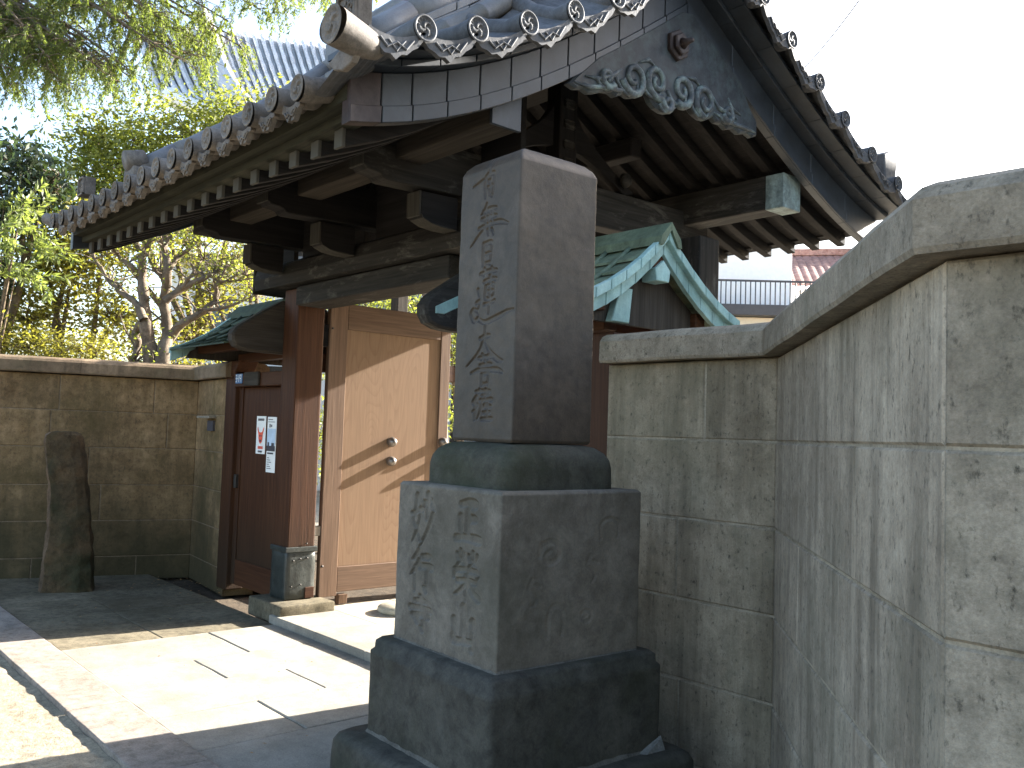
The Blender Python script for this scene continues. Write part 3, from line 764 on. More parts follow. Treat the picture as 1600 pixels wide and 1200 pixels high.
# gable struts above the outer arms, with carved boss and flanking curved braces
for xc in (ARMX[0], ARMX[2]):
    st = box("king_strut", xc - .07, xc + .07, YR - .085, YR + .085, 3.20, 3.87, MT['dark_z'], gate, .02, 2)
    for z in (3.30, 3.42, 3.56, 3.70):
        box("strut_carving", xc + .071, xc + .079, YR - .05, YR + .05, z, z + .06, MT['beam_y'], st, .012)
    for s in (-1, 1):
        pl = []
        for k in range(9):
            t = k / 8; pl.append((YR + s * (.10 + .62 * t), 3.72 - .45 * t ** .7))
        for k in range(8, -1, -1):
            t = k / 8; pl.append((YR + s * (.10 + .52 * t), 3.44 - .2 * t ** 1.4))
        br = prism("curved_brace", pl, 0, xc - .03, xc + .03, MT['dark_y'], gate, .005)
    tube("carved_boss", [(xc + .07, 4.72, 3.33), (xc + .10, 4.72, 3.33)], [.055, .045], MT['beam_y'], gate, 12)
# rafters (shared meshes) -----------------------------------------------
def rafter_poly(ya, yb):
    ys = np.linspace(ya, yb, 12)
    rb = lambda y: zl(y) + .045 - .10 * max(0, (2.87 - y) / .87)
    low = [(y, rb(y)) for y in ys]; hi = [(y, rb(y) + .085) for y in ys[::-1]]
    return low + hi
roof = bpy.data.objects.new("tiled_roof", None)
link(roof, gate, (-5.4, 4.15, 3.2))
rx0, dx = -3.56, .2185
NR = 18
rf = prism("rafter", rafter_poly(2.02, YR - .02), 0, rx0 - .034, rx0 + .034, MT['dark_y'], gate, .003)
rr = prism("rafter", rafter_poly(YR + .02, 6.46), 0, rx0 - .034, rx0 + .034, MT['dark_y'], gate, .003)
tip = box("rafter_tip", rx0 - .036, rx0 + .036, 2.003, 2.021, zl(2.02) - .055, zl(2.02) + .033, MT['rafter_tip'], rf, .002)
for i in range(1, NR):
    ox = -dx * i
    a = inst("rafter", rf, WL[rf.name] + Vector((ox, 0, 0)), gate)
    inst("rafter_tip", tip, WL[tip.name] + Vector((ox, 0, 0)), a)
    inst("rafter", rr, WL[rr.name] + Vector((ox, 0, 0)), gate)
# boarded deck: planks running along the roof
def strip_x(name, pts, x0, x1, mat, parent, bevel=0): return prism(name, pts, 0, x0, x1, mat, parent, bevel)
def deck(ya, yb, n):
    ys = np.linspace(ya, yb, n + 1)
    for a, b_ in zip(ys[:-1], ys[1:]):
        strip_x("roof_board", [(a + .002, zl(a) + .127), (b_ - .002, zl(b_) + .127), (b_ - .002, zl(b_) + .155), (a + .002, zl(a) + .155)], XL + .03, XV - .05, MT['dark_x'], roof)
deck(1.98, YR, 14); deck(YR, YB, 14)
# eave boards front: lower dark board, mossy fascia, and their rear twins
def eaveboard(name, y0, y1, z0, z1, mat):
    n = 14
    V = []; F = []
    for i in range(n + 1):
        x = XL + (XV - .02 - XL) * i / n
        c = ((i / n - .5) * 2) ** 4 * .02
        for (y, z) in ((y0, z0), (y1, z0), (y1, z1), (y0, z1)): V.append((x, y, z + c))
    for i in range(n):
        for k in range(4):
            a = i * 4 + k; b_ = i * 4 + (k + 1) % 4
            F.append([a, b_, b_ + 4, a + 4])
    F += [[3, 2, 1, 0], [n * 4 + k for k in range(4)]]
    return mesh_obj(name, V, F, mat, roof)
ez = zl(1.95)
eaveboard("eave_fillet", 1.965, 2.06, 2.838, 2.885, MT['moss_board'])
eaveboard("eave_fascia", 1.90, 2.05, 2.878, 2.95, MT['moss_board'])
eaveboard("eave_soffit_board", 2.03, 2.22, 2.90, 2.925, MT['dark_x'])
eaveboard("eave_fascia", YB - .1, YB + .03, zl(YB) + .13, zl(YB) + .2, MT['dark_x'])

# barge boards (near side): copper-sheathed panels with standing seams ------
def barge(x0, x1, lo, hi, ys, mats, name, bevel=.004, gap=.002):
    for i, (a, b_) in enumerate(zip(ys[:-1], ys[1:])):
        yy = np.linspace(a + gap, b_ - gap, 4)
        poly = [(y, zl(y) + lo) for y in yy] + [(y, zl(y) + hi) for y in yy[::-1]]
        prism(name, poly, 0, x0, x1, mats[0] if i == 0 else mats[1], gate, bevel)
ysf = [1.90, 2.06] + list(np.linspace(2.22, YR, 11))
barge(XV - .06, XV, 0, .225, ysf, (MT['rust_copper'], MT['dark_copper']), "barge_panel")
barge(XV - .002, XV + .012, 0, .075, ysf, (MT['rust_copper'], MT['dark_copper']), "barge_lower_band", .003)
ysr = list(np.linspace(YR, 6.5, 6))
barge(XV - .06, XV, 0, .225, ysr, (MT['dark_copper'], MT['dark_copper']), "barge_panel")
barge(XV - .002, XV + .012, 0, .075, ysr, (MT['dark_copper'], MT['dark_copper']), "barge_lower_band", .003)
# stepped verge soffit above the barge boards
barge(XV - .06, XV + .09, .228, .262, [1.86] + list(np.linspace(2.1, YR, 11)), (MT['dark_copper'], MT['dark_copper']), "verge_step", .003)
barge(XV - .06, XV + .09, .228, .262, list(np.linspace(YR, 6.52, 8)), (MT['dark_copper'], MT['dark_copper']), "verge_step", .003)
barge(XV - .06, XV + .20, .265, .292, list(np.linspace(1.82, YR, 13)), (MT['dark_copper'], MT['dark_copper']), "verge_step", .003)
barge(XV - .06, XV + .20, .265, .292, list(np.linspace(YR, 6.55, 9)), (MT['dark_copper'], MT['dark_copper']), "verge_step", .003)
# far side barge
for (a, b_) in ((1.90, YR), (YR, 6.5)):
    yy = np.linspace(a, b_, 14)
    prism("barge_board", [(y, zl(y)) for y in yy] + [(y, zl(y) + .26) for y in yy[::-1]], 0, XL - .06, XL, MT['dark_copper'], gate, .004)

# carved gable pendant ------------------------------------------------------
XG = XV + .015
low = [(3.184, 3.33), (3.24, 3.318), (3.293, 3.333), (3.34, 3.322), (3.397, 3.338), (3.45, 3.362), (3.503, 3.372), (3.55, 3.36), (3.613, 3.392), (3.66, 3.385), (3.708, 3.40), (3.77, 3.43), (3.804, 3.465), (3.822, 3.44), (3.845, 3.41), (3.886, 3.388), (3.94, 3.378), (3.989, 3.382), (4.04, 3.402), (4.071, 3.438), (4.12, 3.475), (4.176, 3.50), (4.195, 3.478), (4.24, 3.448), (4.30, 3.432), (4.36, 3.44), (4.423, 3.475), (4.46, 3.452), (4.517, 3.457), (4.57, 3.437), (4.64, 3.46), (4.70, 3.44), (4.785, 3.465), (4.84, 3.45), (4.886, 3.47)]
topc = [(4.886, zl(4.886) - .06), (4.8, zl(4.8) - .03)] + [(y, zl(y) + .05) for y in np.linspace(4.7, 3.4, 14)] + [(3.26, zl(3.26) + .01)]
geg = prism("gable_pendant", low + topc, 0, XG - .055, XG, MT['gegyo'], gate, .012)
def scroll(cy, cz, r, turns, start, sgn, w=.026, mat=MT['scroll']):
    pts = []; rad = []
    n = 26
    for i in range(n):
        t = i / (n - 1)
        a = start + sgn * turns * 2 * math.pi * t
        rr_ = r * (1 - .82 * t)
        pts.append((XG + .002, cy + math.cos(a) * rr_, cz + math.sin(a) * rr_)); rad.append(w * (1 - .5 * t))
    return tube("pendant_scroll", pts, rad, mat, geg, 6)
for args in ((3.68, 3.50, .105, 1.4, R(200), 1), (3.88, 3.535, .10, 1.5, R(-60), -1), (4.11, 3.55, .10, 1.5, R(240), 1), (4.33, 3.54, .105, 1.4, R(-100), -1), (3.98, 3.44, .055, 1.0, R(180), 1), (4.56, 3.53, .06, 1.2, R(200), 1), (3.47, 3.44, .06, 1.2, R(-30), -1)):
    scroll(*args)
    scroll(args[0], args[1] - .012, args[2] * 1.4, .42, R(190), 1, .012, MT['scroll'])
for pts in ([(3.22, 3.345), (3.34, 3.35), (3.45, 3.385), (3.56, 3.395), (3.64, 3.42)], [(3.30, 3.40), (3.42, 3.42), (3.52, 3.47), (3.58, 3.52)], [(4.42, 3.50), (4.52, 3.485), (4.63, 3.48), (4.74, 3.485), (4.86, 3.485)], [(4.40, 3.60), (4.46, 3.54), (4.55, 3.53), (4.66, 3.52)], [(4.56, 3.63), (4.60, 3.57), (4.70, 3.555)], [(3.93, 3.415), (4.0, 3.41), (4.05, 3.43)], [(3.72, 3.60), (3.80, 3.64), (3.86, 3.62)], [(4.14, 3.64), (4.22, 3.65), (4.28, 3.62)]):
    tube("pendant_scroll", [(XG + .002, y, z) for y, z in pts], [.005] + [.014] * (len(pts) - 2) + [.005], MT['scroll'], geg, 6)
# hexagonal boss with its pin
def ngon_disc(x0, x1, cy, cz, r0, r1, n, ph=0):
    return [(cy + r0 * math.cos(ph + 2 * math.pi * k / n), cz + r0 * math.sin(ph + 2 * math.pi * k / n)) for k in range(n)]
bs = prism("pendant_boss", ngon_disc(0, 0, 4.05, 3.80, .095, 0, 6, R(30)), 0, XG - .01, XG + .025, MT['rust_copper'], geg, .006)
prism("pendant_boss", ngon_disc(0, 0, 4.05, 3.80, .068, 0, 6, R(30)), 0, XG + .026, XG + .05, MT['rust_copper'], geg, .006)
tube("boss_pin", [(XG + .05, 4.05, 3.80), (XG + .075, 4.05, 3.80), (XG + .12, 4.05, 3.80)], [.035, .02, .013], MT['rust_copper'], geg, 10)

# tiles ---------------------------------------------------------------------
def disc_geo(center, normal_axis, r, detail=True, sign=1, depth=.012):
    """round tile end with rim, bead ring and three-comma swirl, as polar relief. normal_axis: 'y-' or 'x+'"""
    nr, na = (13, 54) if detail else (7, 24)
    V = []; F = []
    for i in range(nr + 1):
        q = i / nr
        for k in range(na):
            a = 2 * math.pi * k / na
            h = 0
            if q > .80: h = depth
            elif q > .76: h = depth * .5
            elif .56 < q < .74: h = depth * (.55 if math.sin(a * 16) > 0 and detail else .1)
            elif detail:
                s = math.sin(3 * a + 7.5 * q + .4)
                h = depth * .75 * (1 if s > .1 else 0) * (1 if q > .06 else 1)
            if q >= .999: h = depth * .7
            V.append((q * r * math.cos(a), q * r * math.sin(a), h))
    for i in range(nr):
        for k in range(na):
            a, b_ = i * na + k, i * na + (k + 1) % na
            F.append([a, a + na, b_ + na, b_])
    out = []
    for u, w, h in V:
        if normal_axis == 'y-': out.append((center[0] + u, center[1] - h, center[2] + w))
        else: out.append((center[0] + h, center[1] + u, center[2] + w))
    if normal_axis != 'y-': F = [f[::-1] for f in F]
    F = [f[::-1] for f in F]
    return out, F

TO = .305   # height of verge-tile axis above the barge curve
def TM(y):
    """tile-tube axis of the main slopes, which rise above the verge"""
    return (.17 + .135 * min(1, max(0, (y - 1.8) / .6)) + .22 * max(0, y - 1.80)) if y < YR else .305 + .22 * max(0, 6.6 - y)
def row_path(ya, yb, n=16):
    return [(0, y, zl(y) + TO) for y in np.linspace(ya, yb, n)]
PITCH = .241
TX = [-3.46 - PITCH * i for i in range(17)]
def eave_z(y): return zl(y) + TO
# front: end tile (with disc), pan end (with pendant), running rows
ze = 2.942
def front_round_end():
    # sleeve from Y=1.74 to 2.06 following the roof, disc on the front
    path = [(0, 1.745, ze + .0), (0, 1.80, ze + .006), (0, 1.95, ze + .045), (0, 2.10, ze + .12)]
    t = tube_geo(path, [.058, .056, .054, .054], 18, caps=False)
    d = disc_geo((0, 1.745, ze), 'y-', .058)
    return merge([t, d])
def pendant_poly(w, deep, n=9):
    """outline of the drooping lip of a pan tile, x in [-w/2,w/2]"""
    top = [(-w / 2 + w * i / n, -.012 - .030 * (1 - (2 * i / n - 1) ** 2)) for i in range(n + 1)]
    bot = []
    for i in range(n, -1, -1):
        u = 2 * i / n - 1
        z = -.048 - deep * (1 - u * u) + .010 * math.cos(u * 9.0)
        bot.append((-w / 2 + w * i / n, z))
    bot[n // 2] = (bot[n // 2][0], bot[n // 2][1] - .012)
    return top + bot
def pan_geo(w=.165):
    pol = pendant_poly(w, .055)
    n = len(pol)
    V = [(x, 1.775, ze + z) for x, z in pol] + [(x, 1.80, ze + z) for x, z in pol]
    h = n // 2
    F = []
    for i in range(h - 1):
        F.append([i + 1, i, n - 1 - i, n - 2 - i][::-1])
        F.append([n + i, n + i + 1, 2 * n - 2 - i, 2 * n - 1 - i][::-1])
    for i in range(n): F.append([i, (i + 1) % n, n + (i + 1) % n, n + i])
    parts = [(V, F)]
    # relief arabesque on the lip
    parts.append(tube_geo([(-.055, 1.772, ze - .06), (-.03, 1.770, ze - .085), (0, 1.770, ze - .075), (.03, 1.770, ze - .09), (.055, 1.772, ze - .06)], .006, 5))
    parts.append(tube_geo([(-.03, 1.771, ze - .062), (0, 1.770, ze - .1), (.03, 1.771, ze - .062)], .005, 5))
    # trough behind
    m = 6
    V2 = []; F2 = []
    for j, y in enumerate((1.80, 1.95, 2.2)):
        for i in range(m + 1):
            u = 2 * i / m - 1
            V2.append((u * (w / 2 + .015), y, ze + (y - 1.8) * .2 - .012 - .03 * (1 - u * u)))
    for j in range(2):
        for i in range(m):
            a = j * (m + 1) + i; F2.append([a, a + 1, a + m + 2, a + m + 1])
    parts.append((V2, F2))
    return merge(parts)
V, F = front_round_end(); V = [(x + TX[0], y, z) for x, y, z in V]
rte = mesh_obj("eave_round_tile", V, F, MT['tile_end'], roof, True)
V, F = pan_geo(); V = [(x + TX[0] - PITCH / 2, y, z) for x, y, z in V]
pte = mesh_obj("eave_pan_tile", V, F, MT['tile_end'], roof, False)
def lip_path(ya, yb, k):
    """tube with overlap lips so the single tiles of a row read"""
    pts, rad = [], []
    ys = np.linspace(ya, yb, k + 1)
    for a, b_ in zip(ys[:-1], ys[1:]):
        s = .01 if b_ > a else -.01
        for y, r_ in ((a, .055), (b_ - s, .051), (b_ - s * .9, .055)):
            pts.append((0, y, zl(y) + TM(y))); rad.append(r_)
    return pts, rad
pts, rad = lip_path(2.04, YR - .05, 9)
V, F = tube_geo(pts, rad, 10); V = [(x + TX[0], y, z) for x, y, z in V]
rowf = mesh_obj("round_tile_row", V, F, MT['tile'], roof, True)
pts, rad = lip_path(YR + .05, 6.62, 10)
V, F = tube_geo(pts, rad, 10); V = [(x + TX[0], y, z) for x, y, z in V]
rowb = mesh_obj("round_tile_row", V, F, MT['tile'], roof, True)
def pan_row(ya, yb, k):
    V = []; F = []; m = 6; j = 0
    ys = np.linspace(ya, yb, k + 1)
    for a, b_ in zip(ys[:-1], ys[1:]):
        for y, dz in ((a, .0), (b_, .018 if b_ > a and b_ < YR else -.0)):
            for i in range(m + 1):
                u = 2 * i / m - 1
                V.append((u * .125, y, zl(y) + TM(y) - .025 - .05 * (1 - u * u) + dz * 0))
        for i in range(m):
            q = j * 2 * (m + 1) + i; F.append([q, q + 1, q + m + 2, q + m + 1])
        j += 1
    return V, F
V, F = pan_row(2.0, YR, 12); V = [(x + TX[0] - PITCH / 2, y, z) for x, y, z in V]
panf = mesh_obj("pan_tile_row", V, F, MT['tile'], roof, True)
V, F = pan_row(YR, 6.64, 12); V = [(x + TX[0] - PITCH / 2, y, z) for x, y, z in V]
panb = mesh_obj("pan_tile_row", V, F, MT['tile'], roof, True)
for i in range(1, 17):
    o = Vector((-PITCH * i, 0, (abs(i - 7.5) / 8) ** 4 * .03))
    for nm, s in (("eave_round_tile", rte), ("round_tile_row", rowf), ("round_tile_row", rowb)):
        inst(nm, s, WL[s.name] + o, roof)
    if i < 16:
        for nm, s in (("eave_pan_tile", pte), ("pan_tile_row", panf), ("pan_tile_row", panb)):
            inst(nm, s, WL[s.name] + o, roof)
# verge tiles: short barrels lying across the verge, discs facing outwards
def verge_round(y):
    z = zl(y) + TO + .02
    t = tube_geo([(-3.46, y, zl(y) + TM(y) - .01), (-3.30, y, (zl(y) + TM(y)) * .4 + z * .6), (-3.12, y, z + .006), (-3.0, y, z)], [.05, .05, .05, .056], 16, caps=False)
    d = disc_geo((-3.0, y, z), 'x+', .058)
    return merge([t, d]), z
def verge_pan(ya, yb):
    za, zb = zl(ya) + TO + .02, zl(yb) + TO + .02
    n = 10; V = []; F = []
    for x in (-3.0, -3.025):
        for i in range(n + 1):
            t = i / n; y = ya + (yb - ya) * t; z = za + (zb - za) * t
            V.append((x, y, z - .015 - .035 * (1 - (2 * t - 1) ** 2)))
        for i in range(n + 1):
            t = i / n; y = ya + (yb - ya) * t; z = za + (zb - za) * t
            u = 2 * t - 1
            V.append((x, y, z - .05 - .075 * (1 - u * u) - (.02 if i == n // 2 else .008 * (i % 2))))
    m = 2 * (n + 1)
    for i in range(n):
        F.append([i, i + 1, n + 2 + i, n + 1 + i][::-1]); F.append([m + i, m + i + 1, m + n + 2 + i, m + n + 1 + i])
        F.append([i, i + 1, m + i + 1, m + i]); F.append([n + 1 + i, n + 2 + i, m + n + 2 + i, m + n + 1 + i][::-1])
    parts = [(V, F)]
    ym, zm = (ya + yb) / 2, (za + zb) / 2
    k = (zb - za) / (yb - ya)
    pa = [(-2.996, ym + d, zm + k * d + e) for d, e in ((-.08, -.06), (-.045, -.095), (0, -.075), (.045, -.1), (.08, -.06))]
    parts.append(tube_geo(pa, .006, 5))
    pa = [(-2.996, ym + d, zm + k * d + e) for d, e in ((-.04, -.065), (0, -.11), (.04, -.065))]
    parts.append(tube_geo(pa, .005, 5))
    # trough behind the lip
    V2 = []; F2 = []
    for x in (-3.02, -3.42):
        for i in range(n + 1):
            t = i / n; y = ya + (yb - ya) * t; z = za + (zb - za) * t
            V2.append((x, y, (z if x > -3.1 else zl(y) + TM(y) - .02) - .018 - .035 * (1 - (2 * t - 1) ** 2)))
    for i in range(n): F2.append([i, i + 1, n + 2 + i, n + 1 + i])
    parts.append((V2, F2))
    return merge(parts)
VY = [2.066, 2.342, 2.635, 2.93, 3.22, 3.51, 3.80]
VYR = [4.50, 4.81, 5.14, 5.47, 5.84, 6.22]
for y in VY + VYR:
    (V, F), _ = verge_round(y)
    mesh_obj("verge_round_tile", V, F, MT['tile_verge'], roof, True)
for ys in ([1.80] + VY + [4.05], [4.25] + VYR + [6.52]):
    for a, b_ in zip(ys[:-1], ys[1:]):
        V, F = verge_pan(a, b_)
        mesh_obj("verge_pan_tile", V, F, MT['tile_verge'], roof, False)
# descending ridges: two courses of flat tiles and a round cover, near and far
def descending(xc, ya, yb, tagname, near):
    for k, (w, z0, z1) in enumerate(((.13, .025, .075), (.115, .078, .125))):
        ys = np.linspace(ya, yb, 8 + k)
        for a, b_ in zip(ys[:-1], ys[1:]):
            s = 1 if b_ > a else -1
            prism("ridge_flat_tile", [(a + .003 * s, zl(a) + TM(a) + z0), (b_ - .003 * s, zl(b_) + TM(b_) + z0), (b_ - .003 * s, zl(b_) + TM(b_) + z1), (a + .003 * s, zl(a) + TM(a) + z1)], 0, xc - w, xc + w, MT['tile'], roof, .004)
    ys = np.linspace(ya, yb, 8)
    for a, b_ in zip(ys[:-1], ys[1:]):
        V, F = tube_geo([(xc, y, zl(y) + TM(y) + .155) for y in np.linspace(a, b_ - .006 * (1 if b_ > a else -1), 3)], [.075, .07, .075], 14)
        mesh_obj("ridge_cover_tile", V, F, MT['tile'], roof, True)
descending(-3.60, 2.12, 4.0, "near", True)
descending(-6.95, 2.24, 4.0, "far", False)
descending(-3.60, 6.1, 4.3, "near", True)
# end ornaments
def crest_box(xc, yc, zc, s):
    b = box("ridge_end_ornament", xc - s, xc + s, yc - .03, yc + .05, zc - s, zc + s, MT['tile_end'], roof, .01, 2)
    for (x0, x1, z0, z1) in ((-s, s, s * .78, s), (-s, s, -s, -s * .78), (-s, -s * .78, -s, s), (s * .78, s, -s, s)):
        box("ornament_frame", xc + x0, xc + x1, yc - .045, yc - .029, zc + z0, zc + z1, MT['tile_end'], b, .003)
    parts = []
    for a in (90, 150, 30, 210, 330, 270):
        ca, sa = math.cos(R(a)), math.sin(R(a))
        L = s * .62
        pts = [(xc + ca * L * t - sa * .25 * L * math.sin(math.pi * t), yc - .032, zc + sa * L * t + ca * .25 * L * math.sin(math.pi * t)) for t in np.linspace(0.05, 1, 6)]
        pts2 = [(xc + ca * L * t + sa * .25 * L * math.sin(math.pi * t), yc - .032, zc + sa * L * t - ca * .25 * L * math.sin(math.pi * t)) for t in np.linspace(0.05, 1, 6)]
        parts += [tube_geo(pts, .007, 5), tube_geo(pts2, .007, 5)]
    V, F = merge(parts)
    mesh_obj("ornament_leaf_crest", V, F, MT['tile_end'], b, True)
crest_box(-3.47, 2.0, 3.36, .085)
crest_box(-7.2, 1.93, 3.25, .07)
prism("ridge_end_ornament", [(6.16, 3.42), (6.30, 3.40), (6.36, 3.66), (6.30, 3.64), (6.20, 3.63), (6.14, 3.60)], 0, -3.24, -3.06, MT['tile_verge'], roof, .008)
tube("ridge_end_tile", [(-6.95, 2.13, 3.44), (-6.95, 2.26, 3.48)], [.085, .08], MT['tile_end'], roof, 16)
box("ridge_end_block", -7.07, -6.83, 2.15, 2.26, 3.14, 3.40, MT['tile_end'], roof, .02, 2)
# big corner barrel at the front near corner and its lip, and the far corner hook
cz = 3.045
path = [(-3.02, 1.655, cz), (-3.03, 1.70, cz - .004), (-3.04, 1.77, cz - .012), (-3.05, 1.83, cz - .012), (-3.07, 1.88, cz - .005)]
V, F = merge([tube_geo(path, [.077, .074, .068, .06, .05], 22, caps=False), disc_geo((-3.02, 1.655, cz), 'y-', .077)])
mesh_obj("corner_round_tile", V, F, MT['tile_end'], roof, True)
prism("corner_lip_tile", [(-3.02, 2.985), (-3.06, 2.945), (-3.13, 2.93), (-3.2, 2.95), (-3.25, 2.99), (-3.14, 3.03), (-3.06, 3.03)], 1, 1.765, 1.795, MT['tile_end'], roof, .004)
tube("far_corner_tile", [(-7.28, 1.86, 2.985), (-7.36, 1.83, 2.985), (-7.44, 1.79, 3.0), (-7.52, 1.74, 3.03)], [.06, .056, .05, .042], MT['tile_end'], roof, 14)
# main ridge
box("main_ridge_course", XL - .05, XV + .15, YR - .16, YR + .16, zl(YR) + .70, zl(YR) + 1.05, MT['tile'], roof, .01)
tube("main_ridge_tile", [(XL - .1, YR, zl(YR) + 1.1), (XV + .2, YR, zl(YR) + 1.1)], .1, MT['tile'], roof, 16)

# doors ----------------------------------------------------------------------
def door(xf, sgn, ya, yb, z0, z1):
    """leaf standing open along Y; visible face at x = xf, thickness away from it (sgn = direction of the face)"""
    d = bpy.data.objects.new("door", None)
    link(d, gate, (xf, (ya + yb) / 2, z0))
    t = .055
    def bx(nm, y0, y1, za, zb, face, mat, bev=.004):
        a, b_ = xf - sgn * t, xf + sgn * face
        return box(nm, min(a, b_), max(a, b_), y0, y1, za, zb, mat, d, bev)
    bx("stile", ya, ya + .165, z0, z1, .0, MT['door_z'])
    bx("stile", yb - .105, yb, z0, z1, .0, MT['door_z'])
    bx("top_rail", ya + .167, yb - .107, z1 - .215, z1 - .002, -.002, MT['door_y'])
    bx("bottom_rail", ya + .167, yb - .107, z0 + .03, z0 + .235, -.002, MT['door_y'])
    bx("panel", ya + .166, yb - .106, z0 + .236, z1 - .216, -.014, MT['panel'], 0)
    for (y, z) in ((4.305, 1.39), (4.305, 1.225), (yb - .05, 1.40), (yb - .05, 1.24)):
        # domed metal stud
        pts = [(xf - sgn * .02, y, z)] + [(xf + sgn * (.055 * math.sin(a)), y, z) for a in np.linspace(0.05, math.pi / 2, 7)]
        rad = [.04] + [.04 * math.cos(a) + .003 for a in np.linspace(.05, math.pi / 2, 7)]
        tube("stud", pts, rad, MT['knob'], d, 16)
    for z in (z0 + .25, z1 - .22):
        tube("peg", [(xf - .004 * sgn, ya + .02, z), (xf + .012 * sgn, ya + .02, z)], .009, MT['iron'], d, 8)
    return d
door(-6.495, 1, 3.663, 4.90, .125, 2.53)
rd_ = door(-4.43, -1, 3.663, 4.90, .125, 2.53)
rd_.rotation_euler.z = R(-14); rd_.location.x += .45
# prop block under the left leaf
prism("door_stop", [(-6.55, .135), (-6.47, .135), (-6.48, .06), (-6.52, .05), (-6.54, .07)], 1, 3.84, 3.92, MT['door_z'], gate, .004)
# pivot bracket behind the left post
box("pivot_beam", -6.62, -6.52, 3.60, 3.70, 2.16, 2.34, MT['dark_y'], gate, .005)
box("hinge", -6.54, -6.50, 3.60, 3.66, .62, .70, MT['knob'], gate, .004)

